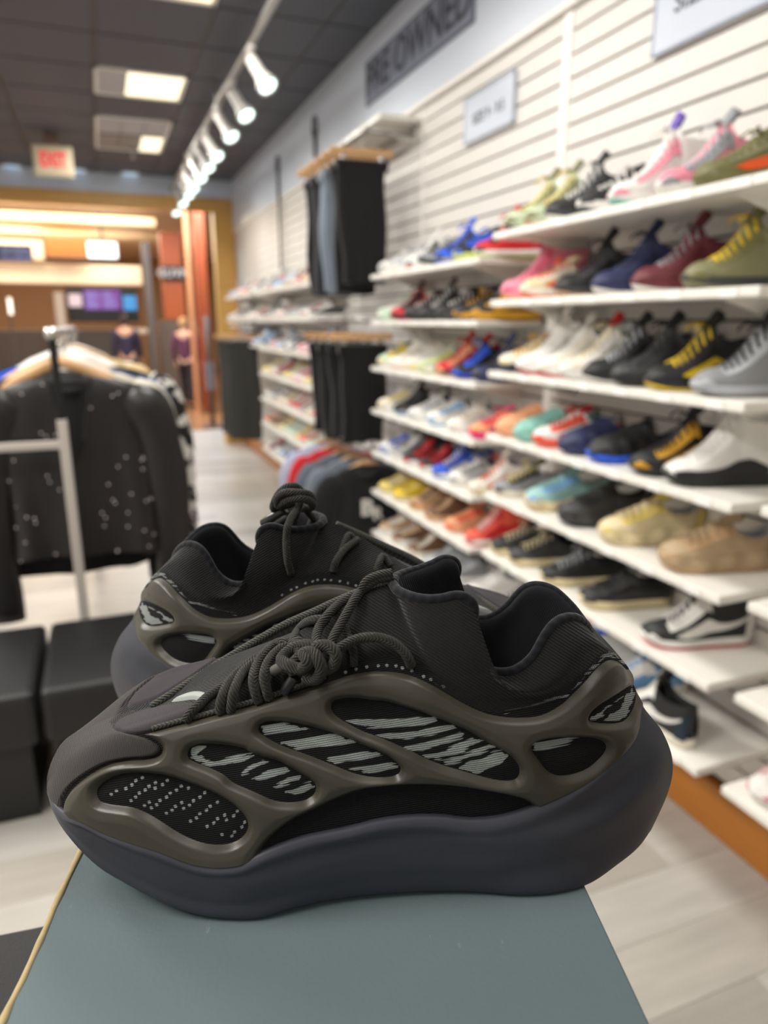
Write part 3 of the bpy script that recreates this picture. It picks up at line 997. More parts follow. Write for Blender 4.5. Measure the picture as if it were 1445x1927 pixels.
MB().cyl((0, 0, 0), (0, .75, 0), .012, n=10).build('bar', M_STEEL, rail4, True)
for yy in (.02, .73):
    MB().cyl((0, yy, 0), (WX - 1.29 + .006, yy, 0), .009, n=8).build('bracket', M_STEEL, rail4, True)
# black straps hanging from pegs between the far bays
for k, (px, py0, py1) in enumerate(((519, 315, 515), (588, 245, 300))):
    q0, q1 = at_x(px, py0, 1.60), at_x(px, py1, 1.60)
    t = thing('hanging_belt', ('long black belt hanging on the slat wall beyond the trousers', 'short black strap hanging on the wall above the trousers')[k], 'belt', (1.615, q0[1], q0[2]))
    hl = q0[2] - q1[2]
    MB().box(-.008, -.02, -hl, .008, .02, 0, .004).build('strap', M_BLACKM, t)
    MB().tube([(.0, .05 * math.cos(a), .02 + .07 * math.sin(a)) for a in np.linspace(0, 2 * math.pi, 16, endpoint=False)], .008, 6, True).build('loop', M_BLACKM, t, True)
    MB().cyl((-.02, 0, .085), (WX - 1.615 + .01, 0, .085), .005, n=6).build('peg', M_STEEL, t, True)


# ---- jackets: body, sleeves, collar
def jacket(name, label, cat, loc, rz, mats, group, half=.25, drop=.72, sleeve=.66, seed=0, depth=.10, flare=1.0, front=True):
    t = thing(name, label, cat, loc, rz, group)
    body, slv, ins = mats
    rr = np.random.RandomState(seed)
    ph = rr.uniform(0, 6.28, 6)
    n, m = 40, 22
    G_ = np.zeros((m, n + 1, 3))
    for i in range(m):
        u = i / (m - 1)
        if u < .14:
            q = u / .14
            w = .07 + (half - .07) * math.sin(q * math.pi / 2) ** .9
            z = -.02 - .075 * q ** 1.3
            dd = .03 + (depth * .8 - .03) * q
        else:
            q = (u - .14) / .86
            w = half * (1 - .10 * math.sin(min(1, q * 2.2) * math.pi) * .6 + .10 * q * flare)
            z = -.095 - (drop - .095) * q
            dd = depth * (.8 + .5 * q)
        for k in range(n + 1):
            a = 2 * math.pi * k / n
            c, s_ = math.cos(a), math.sin(a)
            x = math.copysign(abs(c) ** .75, c) * w
            y = math.copysign(abs(s_) ** .8, s_) * dd / 2
            y += .014 * u * math.sin(x / half * 7 + ph[0] + 1.5 * u) + .006 * math.sin(x / half * 15 + ph[1] - 4 * u) * u
            G_[i, k] = (x + .006 * math.sin(6 * u + ph[2]), y, z + .008 * u * math.sin(a * 2 + ph[3]))
    mb = MB().grid(G_, True)
    mb.add(G_[-1, :-1], [tuple(range(n))])
    mb.build('body', body, t, True)
    for sg in (-1, 1):
        P = smooth_path([(sg * (half - .045), 0, -.105), (sg * (half + .025), -.01, -.17), (sg * (half + .06), -.02, -.32), (sg * (half + .075), -.02, -.5), (sg * (half + .07), -.015, -.105 - sleeve)], 6)
        R_ = np.interp(np.linspace(0, 1, len(P)), [0, .12, .5, .9, 1], [.06, .088, .078, .07, .062])
        R_ = R_ + .004 * np.sin(np.linspace(0, 14, len(P)) + ph[4])
        s2 = MB().tube(P, R_, 14)
        s2.v = [(x, y * .5, z) for x, y, z in s2.v]
        s2.build('sleeve', slv, t, True)
    ring = [(.075 * math.cos(a), .045 * math.sin(a), -.03 - .05 * (math.sin(a) < 0) * abs(math.sin(a))) for a in np.linspace(0, 2 * math.pi, 18, endpoint=False)]
    MB().tube(ring, .014, 6, True).build('collar', ins, t, True)
    if front:
        v = MB()
        v.add([(-.07, -depth * .42 - .012, -.045), (.07, -depth * .42 - .012, -.045), (.03, -depth * .62 - .012, -.26), (0, -depth * .64 - .012, -.32), (-.03, -depth * .62 - .012, -.26),
               (-.07, -depth * .2, -.045), (.07, -depth * .2, -.045), (.03, -depth * .4, -.26), (0, -depth * .4, -.32), (-.03, -depth * .4, -.26)],
              [(0, 4, 3, 2, 1), (5, 6, 7, 8, 9), (0, 1, 6, 5), (1, 2, 7, 6), (2, 3, 8, 7), (3, 4, 9, 8), (4, 0, 5, 9)])
        v.build('neck_insert', ins, t)
    return t


def coat_hanger(loc, rz, label, group, m=M_HANGW, w=.21):
    t = thing('coat_hanger', label, 'hanger', loc, rz, group)
    P = smooth_path([(-w, 0, -.075), (-w * .6, 0, -.04), (-.03, 0, -.006), (0, 0, 0), (.03, 0, -.006), (w * .6, 0, -.04), (w, 0, -.075)], 5)
    a = MB().tube(P, np.interp(np.linspace(0, 1, len(P)), [0, .12, .4, .5, .6, .88, 1], [.010, .018, .018, .013, .018, .018, .010]), 8)
    a.v = [(x, y * .6, (z + .004) * 1.25 - .014 if z < .02 else z) for x, y, z in a.v]
    a.build('arms', m, t, True)
    MB().tube(smooth_path([(0, 0, .005), (0, 0, .045), (.022, 0, .07), (.022, 0, .095), (0, 0, .112), (-.02, 0, .095)], 5), .0025, 6).build('hook', M_CLIP, t, True)
    return t


# lower wall rail: shirts and jackets on wooden hangers
LOW = [('black', (30, 30, 32), 'black jacket with a white crest, nearest on the low wall rail'), ('slate', (112, 120, 130), 'grey blue shirt second on the low wall rail'), ('slateb', (96, 104, 116), 'dull blue shirt third on the low wall rail'),
       ('red', (196, 40, 44), 'bright red shirt on the low wall rail'), ('check', (176, 182, 206), 'pale blue shirt at the far end of the low wall rail')]
for k, (cn, col, lab) in enumerate(LOW):
    y = 3.80 + .2 * k
    m = cloth_mat('low_' + cn, col)
    coat_hanger((1.36, y, .7625), 0, 'wooden coat hanger, %s on the low wall rail' % NTH[k], 'hangers on the low rail', w=.19)
    j = jacket('shirt' if k else 'jacket', lab, 'shirt' if k else 'jacket', (1.36, y, .7625), 0, (m, m, m), 'tops on the low wall rail', .2, .60, .45, 60 + k, .09, front=False)
    if k == 0:
        wl = mat('crest_white', (222, 220, 214), .7)
        text('crest', 'B', .13, wl, j, (-.02, -.078, -.26), (math.pi / 2, 0, 0), .002, 1.1, .004)
        text('crest', 'R', .10, wl, j, (.045, -.078, -.30), (math.pi / 2, 0, 0), .002, 1.0, .004)

# ================================================================ the clothes rack on the left
RY = 2.80
q = at_y(97, 628, RY)
rx, rz_ = q[0], q[2]
rack = thing('clothes_rack', 'steel clothes rack with black upright, full of jackets, left of the aisle', 'clothes rack', (rx, RY, 0))
MB().box(-.013, -.013, rz_ - .30, .013, .013, rz_ + .02, .003).build('upper_post', M_BLACKM, rack)
MB().box(-.017, -.017, .03, .017, .017, rz_ - .30, .003).build('lower_post', mat('pale_post', (186, 178, 170), .35), rack)
MB().cyl((0, -.03, rz_), (0, 2.2, rz_), .014, n=12).build('rail', M_STEEL, rack, True)
MB().cyl((0, -.036, rz_), (0, -.02, rz_), .024, n=14).build('end_cap', M_CLIP, rack, True)
q = at_y(50, 840, RY)
MB().box(-.75, -.014, q[2] - .014, 0, .014, q[2] + .014, .003).build('cross_bar', mat('pale_post', (186, 178, 170), .35), rack)
MB().box(-.02, 2.16, .03, .02, 2.2, rz_, .003).build('far_post', M_STEEL, rack)
for yy in (0, 2.18):
    MB().box(-.28, yy - .018, 0.0, .28, yy + .018, .03, .004).build('foot', M_STEEL, rack)
M_LEATHER = mat('black_leather', (32, 30, 31), 0.36, noise=0.2, nscale=12, bump=0.4, bscale=60, spec=0.5)
M_INNER = cloth_mat('black_inner', (20, 20, 22))


def pattern_mat():
    m = bpy.data.materials.new('white_black_patches')
    m.use_nodes = True
    nt = m.node_tree
    tc = nt.nodes.new('ShaderNodeTexCoord')
    vo = nt.nodes.new('ShaderNodeTexNoise'); vo.inputs['Scale'].default_value = 16
    cr = nt.nodes.new('ShaderNodeValToRGB')
    cr.color_ramp.elements[0].position = .48; cr.color_ramp.elements[0].color = (*srgb(24, 24, 25), 1)
    cr.color_ramp.elements[1].position = .52; cr.color_ramp.elements[1].color = (*srgb(214, 212, 204), 1)
    nt.links.new(tc.outputs['Object'], vo.inputs['Vector']); nt.links.new(vo.outputs['Fac'], cr.inputs[0]); nt.links.new(cr.outputs[0], nt.nodes['Principled BSDF'].inputs['Base Color'])
    nt.nodes['Principled BSDF'].inputs['Roughness'].default_value = .85
    return m


M_PATCH = pattern_mat()
GAR = [  # y offset, x offset, materials, label, half, drop, sleeve
    (.13, .035, (M_LEATHER, M_LEATHER, M_INNER), 'black leather jacket set with small crystals, nearest on the clothes rack', .25, .72, .86, 'jacket'),
    (.27, -.02, (cloth_mat('char', (40, 39, 42)),) * 3, 'charcoal jacket second on the clothes rack, behind the crystal jacket', .27, .82, .8, 'jacket'),
    (.42, .05, (cloth_mat('cream', (206, 198, 180)),) * 3, 'cream jacket third on the clothes rack', .25, .78, .7, 'jacket'),
    (.56, .05, (cloth_mat('denim', (70, 92, 124)),) * 3, 'denim blue jacket fourth on the clothes rack', .26, .8, .7, 'jacket'),
    (.72, .10, (cloth_mat('blk5', (24, 24, 25)), M_PATCH, M_INNER), 'black jacket with white patched sleeves, fifth on the clothes rack', .28, .86, .84, 'jacket'),
    (.90, -.04, (cloth_mat('royal', (38, 78, 190)),) * 3, 'royal blue jacket sixth on the clothes rack', .29, .8, .7, 'jacket'),
    (1.1, .0, (cloth_mat('white7', (214, 212, 206)),) * 3, 'white shirt seventh on the clothes rack', .25, .75, .6, 'shirt'),
    (1.35, -.06, (cloth_mat('blk8', (28, 28, 30)),) * 3, 'black jacket eighth on the clothes rack', .29, .8, .7, 'jacket'),
    (1.65, .06, (cloth_mat('beige9', (208, 184, 138)),) * 3, 'beige shirt at the far end of the clothes rack', .26, .75, .6, 'shirt'),
    (1.9, .02, (cloth_mat('cream10', (226, 220, 208)),) * 3, 'off-white shirt last at the far end of the clothes rack', .26, .75, .6, 'shirt'),
]
for k, (dy, dx, mm, lab, half, drop, slv, nm) in enumerate(GAR):
    zz = rz_ - .112 + .0165
    wood = k in (0, 1, 3, 8)
    coat_hanger((rx + dx * .3, RY + dy, zz), .03 * ((k * 3) % 5 - 2), '%s coat hanger, %s from the near end of the clothes rack' % ('wooden' if wood else 'white plastic', NTH[k] if k < 8 else ORDN[k]), 'hangers on the clothes rack', M_HANGW if wood else M_TRIMW, half * .82)
    g = jacket(nm, lab, nm, (rx + dx, RY + dy, zz - .034), .03 * ((k * 3) % 5 - 2), mm, 'garments on the clothes rack', half, drop, slv, 100 + k, .075)
    if k == 0:
        rr = random.Random(3)
        gm = MB()
        me_ = g.children[0].data
        vs = [v.co.copy() for v in me_.vertices if v.co.y < -.02]
        for _ in range(46):
            p = rr.choice(vs)
            x, y_, z_ = p.x + rr.uniform(-.01, .01), p.y - .004, p.z + rr.uniform(-.012, .012)
            s_ = .0042
            gm.add([(x, y_ - s_, z_), (x + s_, y_, z_), (x, y_, z_ + s_), (x - s_, y_, z_), (x, y_, z_ - s_)], [(0, 1, 2), (0, 2, 3), (0, 3, 4), (0, 4, 1), (1, 4, 3, 2)])
        o = gm.build('crystal', mat('crystal', (244, 236, 240), .2, spec=.8), g)
        o['kind'] = 'stuff'
        o['label'] = 'scattered small crystals'
# second rack further back at the left edge
r2 = thing('clothes_rack', 'second clothes rack farther back at the left edge of the frame', 'clothes rack', (-1.25, 4.6, 0))
MB().cyl((0, 0, 1.5), (0, 1.2, 1.5), .013, n=10).build('rail', M_STEEL, r2, True)
for yy in (0, 1.2):
    MB().box(-.014, yy - .014, .03, .014, yy + .014, 1.5, .003).build('post', M_STEEL, r2)
    MB().box(-.25, yy - .018, 0, .25, yy + .018, .03, .004).build('foot', M_STEEL, r2)
for k, (cn, col) in enumerate((('black', (26, 26, 28)), ('white', (216, 213, 206)), ('cream', (216, 206, 186)), ('white', (208, 206, 202)))):
    y = 4.75 + .26 * k
    m = cloth_mat('rk2_%d' % k, col)
    coat_hanger((-1.25, y, 1.4035), 0, 'white plastic coat hanger, %s on the rear rack' % NTH[k], 'hangers on the rear rack', M_TRIMW, .2)
    jacket('shirt', '%s shirt, %s on the rear clothes rack' % (cn, NTH[k]), 'shirt', (-1.25, y, 1.4035), 0, (m, m, m), 'shirts on the rear rack', .25, .75, .6, 140 + k, .1)

# low black benches in front of the rack
M_BLK = mat('black_vinyl', (22, 22, 23), 0.5, noise=0.15, nscale=10, bump=0.15, bscale=80)
YB0, YB1, ZB = 2.19, 2.76, .45
for k, (pa, pb) in enumerate(((-260, 62), (72, 395))):
    xa, xb = at_y(pa, 1300, YB0)[0], at_y(pb, 1300, YB0)[0]
    t = thing('bench', ('low black bench at the left edge, under the clothes rack', 'low black bench under the clothes rack, behind the sneakers')[k], 'bench', ((xa + xb) / 2, (YB0 + YB1) / 2, 0), 0, 'low black benches')
    w, d_ = (xb - xa) / 2, (YB1 - YB0) / 2
    MB().box(-w + .03, -d_ + .04, 0, w - .03, d_ - .02, .27, .004).build('base', M_BLK, t)
    MB().box(-w, -d_, .27, w, d_, ZB, .022).build('cushion', M_BLK, t)

# ================================================================ the mall beyond the shop front
M_MTILE = mat('mall_tile', (150, 108, 74), 0.22, noise=0.12, nscale=3, spec=0.6)
M_ORANGE = mat('mall_orange', (188, 92, 40), 0.45, noise=0.06, nscale=3)
M_MWHITE = mat('mall_white', (242, 230, 214), 0.5)
M_MGREY = mat('mall_grey', (84, 77, 72), 0.5)
M_MTAN = mat('mall_tan', (176, 140, 104), 0.5)
mf = MB().box(-14, 10.6, -.06, 9, 27, -.003).build('floor_2', M_MTILE)
tag(mf, 'glossy tan tile floor of the mall concourse', kind='structure')
tag(MB().box(-14, YF + .17, 3.55, 9, 27, 3.62).build('ceiling_2', M_MWHITE), 'white mall ceiling beyond the shop front', kind='structure')
tag(MB().box(-14, 26, 0, 9, 26.2, 3.6).build('wall_far', M_MTAN), 'tan far wall of the mall', kind='structure')
tag(MB().box(8.8, 10, 0, 9, 26, 3.6).build('wall_mall_right', M_MTAN), 'tan side wall of the mall', kind='structure')
tag(MB().box(-14, 10, 0, -13.8, 26, 3.6).build('wall_mall_left', M_MTAN), 'tan side wall of the mall on the left', kind='structure')


def pbox(px0, py0, px1, py1, Y, depth, name, material, label=None, cat=None, kind=None, parent=None, bev=.01, floor_=False):
    a, b = at_y(px0, py0, Y), at_y(px1, py1, Y)
    z0 = 0.0 if floor_ else min(a[2], b[2])
    o = MB().box(a[0], 0, z0, b[0], depth, max(a[2], b[2]), bev).build(name, material, parent, loc=(0, Y, 0))
    return tag(o, label, cat, None, kind)


pbox(-400, 484, 268, 536, 19, .6, 'bulkhead', mat('bulkhead_cream_glow', (250, 236, 212), .5, emit=(255, 236, 205), estr=.25), 'cream bulkhead over the food counter across the mall', 'bulkhead')  # faint emission puts the cove-lit look into the bulkhead's own material
pbox(84, 447, 166, 483, 18.4, .5, 'soffit', mat('soffit_brown', (172, 104, 44), .5), 'orange brown soffit over the food counter', 'soffit', 'structure')
pbox(-400, 436, 83, 488, 18.6, .4, 'pale_fascia', mat('fascia_cream', (240, 222, 196), .5), 'pale cream fascia left of the orange brown soffit', 'fascia')
cove = pbox(-500, 389, 292, 411, 14.5, .25, 'cove_light', mat('cove_glow', (255, 226, 180), .5, emit=(255, 224, 176), estr=1.3), 'long warm cove light strip on the mall ceiling', 'light strip')
pbox(163, 454, 222, 486, 15.5, .12, 'light_box_sign', mat('sign_lit', (235, 255, 255), .4, emit=(232, 255, 255), estr=2.5), 'glowing white light box sign hanging in the mall', 'sign')
MB().box(-.02, .02, 0, .02, .06, .5).build('hanger', M_MGREY, bpy.data.objects['light_box_sign'], loc=(at_y(192, 454, 15.5)[0], 0, at_y(192, 454, 15.5)[2]))
s1 = pbox(-40, 458, 62, 491, 13, .1, 'blue_sign', mat('sign_navy', (26, 32, 72), .5), 'dark blue hanging sign at the left of the shop front', 'sign')
mk = MB()
rr = random.Random(8)
c0 = at_y(0, 468, 13); c1 = at_y(58, 484, 13)
for row_ in (0, 1):
    for k in range(12):
        x = c0[0] + (c1[0] - c0[0]) * k / 12
        z = c0[2] + (c1[2] - c0[2]) * row_
        mk.box(x, -.006, z - .06, x + .03, 0, z + rr.uniform(-.02, .04))
mk.build('marks', mat('sign_pale', (96, 102, 134), .5), s1)
kio = thing('food_counter', 'black food counter with menu screens across the mall', 'counter', (0, 17, 0))
a, b = at_y(122, 540, 17), at_y(262, 606, 17)
MB().box(a[0], 0, b[2], b[0], .3, a[2], .01).build('menu_board', M_BLACKM, kio)
MB().box(a[0] - 1.5, .3, 0, b[0], 1.0, at_y(0, 622, 17)[2], .01).build('counter_body', M_MGREY, kio)
MB().box(at_y(164, 0, 17)[0], -.3, at_y(0, 629, 17)[2], at_y(234, 0, 17)[0], .3, at_y(0, 619, 17)[2], .01).build('counter_top', M_MWHITE, kio)


def screen(px0, py0, px1, py1, col, lab, e=1.0):
    a, b = at_y(px0, py0, 16.98), at_y(px1, py1, 16.98)
    m = bpy.data.materials.get('screen_%d' % px0) or mat('screen_%d' % px0, col, .3, noise=.6, nscale=2.5, emit=col, estr=e)
    o = MB().box(a[0], -.03, b[2], b[0], 0.01, a[2], .004).build('screen', m, kio)
    o['label'] = lab
    return a, b


a, b = screen(156, 545, 229, 583, (112, 66, 150), 'purple menu screen', .9)
ln = MB()
rr = random.Random(5)
for k in range(7):
    z = b[2] + (a[2] - b[2]) * (k + .7) / 8
    for cx_ in (.06, .52):
        x = a[0] + (b[0] - a[0]) * cx_
        ln.box(x, -.036, z, x + (b[0] - a[0]) * rr.uniform(.2, .38), -.03, z + .02)
ln.build('menu_lines', mat('menu_pale', (150, 150, 220), .4, emit=(150, 150, 225), estr=.8), kio)
screen(231, 556, 258, 584, (70, 150, 220), 'bright blue screen', 1.0)
screen(128, 553, 155, 577, (214, 196, 206), 'pale screen with orange top', .9)
pbox(100, 550, 124, 606, 16.5, .4, 'drinks_fridge', mat('fridge_white', (196, 186, 176), .4), 'pale upright fridge beside the menu screens', 'fridge', floor_=True)
pbox(13, 560, 23, 592, 15, .2, 'lantern', mat('lantern_lit', (255, 250, 240), .4, emit=(255, 248, 235), estr=1.6), 'small white glowing lamp near the left edge, in the mall', 'lamp')
la = bpy.data.objects['lantern']
c = at_y(18, 592, 15)
MB().cyl((c[0], .1, 0), (c[0], .1, c[2] + .02), .02, n=8).build('pole', M_MGREY, la)
pbox(267, 455, 300, 700, 14.2, .5, 'mall_column', M_MGREY, 'dark grey column in the mall left of orange panel', 'column', floor_=True)
pn = pbox(299, 436, 350, 601, 15, .3, 'orange_panel', M_ORANGE, 'orange wall panel in the mall bearing a black sign', 'panel')
o = pbox(303, 500, 350, 528, 14.96, .05, 'sign_board', M_BLACKM, None, None, None, pn)
o.location = (0, -.06, 0)
c = at_y(326, 514, 14.9)
text('lettering', 'GUVN', .22, mat('letter_white', (226, 222, 214), .5), pn, (c[0], -.075, c[2]), (math.pi / 2, 0, 0), .004, .95, .004)
pbox(299, 604, 386, 700, 14.8, .6, 'service_counter', mat('counter_brown', (112, 92, 78), .5), 'brown service counter under the orange panel', 'counter', floor_=True)
pbox(349, 382, 362, 604, 12.6, .3, 'lit_pillar_edge', mat('pillar_edge_lit', (216, 150, 104), .4), 'pale orange edge of the rust pillar, lit look put into its colour', 'pilaster', floor_=True)  # lit side of the pillar as a paler strip, light painted as colour
pbox(361, 382, 397, 640, 12.8, .4, 'orange_pillar', mat('pillar_rust', (160, 74, 36), .45), 'rust orange pillar just outside the shop front', 'pillar', floor_=True)
q0, q1 = at_y(388, 595, 11), at_y(388, 800, 11)
t = thing('stanchion', 'grey metal stanchion post outside the shop entrance', 'stanchion', (q0[0], 11, 0))
MB().cyl((0, 0, .02), (0, 0, q0[2]), .035, n=12).build('post', M_MGREY, t, True)
MB().cyl((0, 0, -.003), (0, 0, .02), .16, n=18).build('base', M_MGREY, t)
MB().box(-.06, -.03, .55, .06, .03, .95, .01).build('panel', mat('panel_grey', (150, 150, 160), .4), t)


def skin_obj(name, joints, edges, material, parent, sub=2):
    me = bpy.data.meshes.new(name)
    me.from_pydata([j[:3] for j in joints], edges, [])
    me.materials.append(material)
    o = bpy.data.objects.new(name, me)
    COL.objects.link(o)
    o.parent = parent
    sk = o.modifiers.new('skin', 'SKIN')
    sk.use_smooth_shade = True
    for i, j in enumerate(joints):
        r_ = j[3] if isinstance(j[3], tuple) else (j[3], j[3])
        me.skin_vertices[0].data[i].radius = r_
    me.skin_vertices[0].data[0].use_root = True
    ss = o.modifiers.new('subdiv', 'SUBSURF')
    ss.levels = ss.render_levels = sub
    return o


def person(loc, rz, label, top, legs, hair, s=1.0, stride=.12):
    t = thing('person', label, 'person', loc, rz)
    t.scale = (s,) * 3
    skin = mat('skin_tone', (206, 160, 132), .6)
    sh = mat('shoe_dark', (40, 38, 40), .6)
    J = [(0, 0, .93, (.13, .09)), (0, 0, 1.15, (.125, .085)), (0, 0, 1.36, (.15, .085)), (0, 0, 1.46, .055), (0, -.01, 1.53, .05), (0, -.015, 1.62, (.075, .09)), (0, -.01, 1.71, (.06, .075))]
    E_ = [(0, 1), (1, 2), (2, 3), (3, 4), (4, 5), (5, 6)]
    for sg in (-1, 1):
        b = len(J)
        J += [(sg * .09, 0, .86, .085), (sg * .1, -sg * stride * .4, .48, .058), (sg * .1, -sg * stride, .08, .04), (sg * .11, -sg * stride - .12, .04, .035)]
        E_ += [(0, b), (b, b + 1), (b + 1, b + 2), (b + 2, b + 3)]
        b = len(J)
        J += [(sg * .18, 0, 1.38, .055), (sg * .23, sg * .03, 1.1, .042), (sg * .22, sg * .05 - .08, .86, .032), (sg * .22, sg * .05 - .1, .77, .03)]
        E_ += [(2, b), (b, b + 1), (b + 1, b + 2), (b + 2, b + 3)]
    skin_obj('body', J, E_, skin, t)
    k = 1.14
    J = [(0, 0, .86, (.15, .115)), (0, 0, 1.15, (.145, .105)), (0, 0, 1.36, (.17, .105)), (0, 0, 1.455, .07)]
    E_ = [(0, 1), (1, 2), (2, 3)]
    for sg in (-1, 1):
        b = len(J)
        J += [(sg * .185, 0, 1.38, .07), (sg * .235, sg * .03, 1.1, .056), (sg * .222, sg * .05 - .07, .88, .045)]
        E_ += [(2, b), (b, b + 1), (b + 1, b + 2)]
    skin_obj('coat', J, E_, top, t)
    J, E_ = [(0, 0, .93, (.14, .10))], []
    for sg in (-1, 1):
        b = len(J)
        J += [(sg * .09, 0, .84, .098), (sg * .1, -sg * stride * .4, .48, .072), (sg * .1, -sg * stride, .1, .055)]
        E_ += [(0, b), (b, b + 1), (b + 1, b + 2)]
    skin_obj('trousers', J, E_, legs, t)
    skin_obj('hair', [(0, .02, 1.70, (.085, .095)), (0, .04, 1.62, (.085, .07)), (0, .05, 1.50, (.075, .05))], [(0, 1), (1, 2)], hair, t)
    for sg in (-1, 1):
        skin_obj('shoe', [(sg * .1, -sg * stride + .03, .045, .05), (sg * .11, -sg * stride - .13, .04, .042)], [(0, 1)], sh, t, 1)
    return t


q = at_y(352, 700, 13.7)
person((q[0], 13.7, 0.0), 2.6, 'fair-haired person in a plum coat and dark trousers walking in the mall', mat('coat_plum', (84, 40, 66), .8), mat('trouser_dark', (40, 36, 40), .8), mat('hair_fair', (190, 150, 100), .7), .95)
q = at_y(243, 700, 14.8)
person((q[0], 14.8, 0.0), 2.9, 'person in dark violet coat standing by the food counter in the mall', mat('coat_violet', (40, 34, 60), .8), mat('trouser_dark', (40, 36, 40), .8), mat('hair_dark', (50, 40, 36), .7), .98, .04)

# ================================================================ the pair of black sneakers on the box
SC = 0.89
BOX_Z = CAM_H - 0.284 * SC
_a = math.radians(2.0)
n_es = math.cos(_a) * cR + math.sin(_a) * cH
n_en = math.sin(_a) * cR - math.cos(_a) * cH
n_O = at_z(690, 1690, BOX_Z) - 0.044 * SC * n_en
_a = math.radians(-3.0)
f_O = n_O - 0.014 * cR + 0.105 * cH
f_es = -(math.cos(_a) * cR + math.sin(_a) * cH)
f_en = math.sin(_a) * cR - math.cos(_a) * cH


def un(px, py, n):
    """Pixel on the sheet at lateral offset n -> near-shoe local (s, n, z)."""
    d = ray(px, py)
    lam = (np.dot(n_O - EYE, n_en) + n) / np.dot(d, n_en)
    P = EYE + lam * d - n_O
    return np.array([P @ n_es, n, P[2]])


def local_to_world(L, far=False):
    L = np.asarray(L)
    O, a, b = (f_O, f_es, f_en) if far else (n_O, n_es, n_en)
    return O + L[..., 0:1] * a + L[..., 1:2] * b + L[..., 2:3] * cZ


def line(pts, ts=None):
    """pts: (px, py, n) tuples -> (t, local points)."""
    P = np.array([un(x, y, n * SC) for x, y, n in pts])
    if ts is None:
        ts = (P[:, 0] - P[0, 0]) / (P[-1, 0] - P[0, 0])
        ts = np.maximum.accumulate(ts + np.arange(len(ts)) * 1e-6)
        ts = (ts - ts[0]) / (ts[-1] - ts[0])
    return np.array(ts), P


LA = line([(97, 1520, 0), (128, 1572, .028), (151, 1599, .034), (188, 1633, .040), (233, 1660, .044), (297, 1693, .050), (370, 1720, .0535), (425, 1729, .055),
           (498, 1727, .055), (544, 1711, .052), (608, 1697, .047), (720, 1683, .0435), (896, 1681, .043), (982, 1688, .046), (1051, 1684, .045), (1106, 1673, .040),
           (1156, 1646, .028), (1205, 1597, .012), (1225, 1566, 0)])
LA[1][:, 2] = np.maximum(LA[1][:, 2], 0.0006)
LB = line([(88, 1490, 0), (100, 1525, .017), (135, 1555, .032), (190, 1590, .043), (270, 1635, .051), (370, 1670, .056), (460, 1672, .058), (544, 1652, .055),
           (650, 1625, .050), (820, 1605, .047), (960, 1605, .048), (1060, 1580, .046), (1140, 1545, .038), (1200, 1505, .026), (1245, 1465, .011), (1266, 1440, 0)])
LC = line([(94, 1483, 0), (101, 1505, .015), (123, 1527, .027), (163, 1541, .036), (196, 1557, .040), (246, 1575, .045), (301, 1593, .049), (375, 1620, .052), (416, 1624, .053),
           (453, 1620, .053), (498, 1601, .052), (562, 1578, .049), (654, 1558, .046), (720, 1542, .044), (823, 1535, .042), (891, 1541, .042), (960, 1531, .042),
           (1005, 1515, .041), (1051, 1497, .039), (1097, 1470, .036), (1142, 1433, .029), (1179, 1394, .019), (1199, 1358, .009), (1207, 1326, 0)])
LD = line([(94, 1472, 0), (110, 1452, .010), (150, 1425, .021), (200, 1400, .028), (257, 1382, .032), (357, 1354, .031), (480, 1321, .030), (566, 1293, .028), (663, 1258, .028),
           (732, 1246, .030), (783, 1256, .033), (844, 1292, .036), (910, 1322, .038), (977, 1322, .038), (1054, 1303, .035), (1100, 1270, .030), (1135, 1234, .020),
           (1149, 1231, .014), (1166, 1238, .006), (1177, 1249, 0)])
_T = [(93, 1470, 0, 0), (98, 1446, 0, .02), (121, 1401, 0, .06), (163, 1375, 0, .105), (240, 1344, 0, .18), (300, 1323, 0, .24), (380, 1286, 0, .31), (460, 1245, 0, .38),
      (540, 1202, 0, .455), (600, 1165, 0, .51), (660, 1127, 0, .565), (700, 1108, 0, .60), (738, 1098, 0, .64), (746, 1112, .010, .655), (769, 1124, .018, .675),
      (805, 1131, .024, .70), (835, 1129, .027, .72), (860, 1124, .029, .737), (879, 1128, .030, .75), (890, 1139, .031, .76), (893, 1158, .032, .772), (885, 1186, .033, .785),
      (879, 1214, .034, .797), (883, 1239, .034, .808), (901, 1255, .034, .82), (929, 1268, .034, .835), (957, 1269, .034, .85), (984, 1258, .034, .868), (1007, 1236, .033, .885),
      (1023, 1208, .031, .90), (1037, 1186, .029, .914), (1054, 1171, .026, .928), (1079, 1165, .021, .945), (1098, 1174, .014, .963), (1107, 1184, .007, .983), (1110, 1189, 0, 1)]
LT = line([q[:3] for q in _T], [q[3] for q in _T])
FOLD = 0.64


def tsamp(n):
    a = np.linspace(0, 1, n)
    return 0.65 * a + 0.35 * (1 - np.cos(a * math.pi)) / 2


def tensor(lines, vs, tq, vq):
    R = np.stack([crom(t, P, tq) for t, P in lines], 1)          # nt, rows, 3
    R[:, :, 1] = np.maximum(R[:, :, 1], 0)
    nt = len(tq)
    out = crom(vs, R.transpose(1, 0, 2).reshape(len(lines), -1), vq).reshape(len(vq), nt, 3).transpose(1, 0, 2)
    return out


def mid_line(a, b, w, push):
    tq = np.linspace(0, 1, 60)
    A, B = crom(*a, tq), crom(*b, tq)
    M = A * (1 - w) + B * w
    M[:, 1] += push * np.sin(math.pi * np.clip(tq, 0, 1)) ** 0.5 * (M[:, 1] > 0.002)
    return tq, M


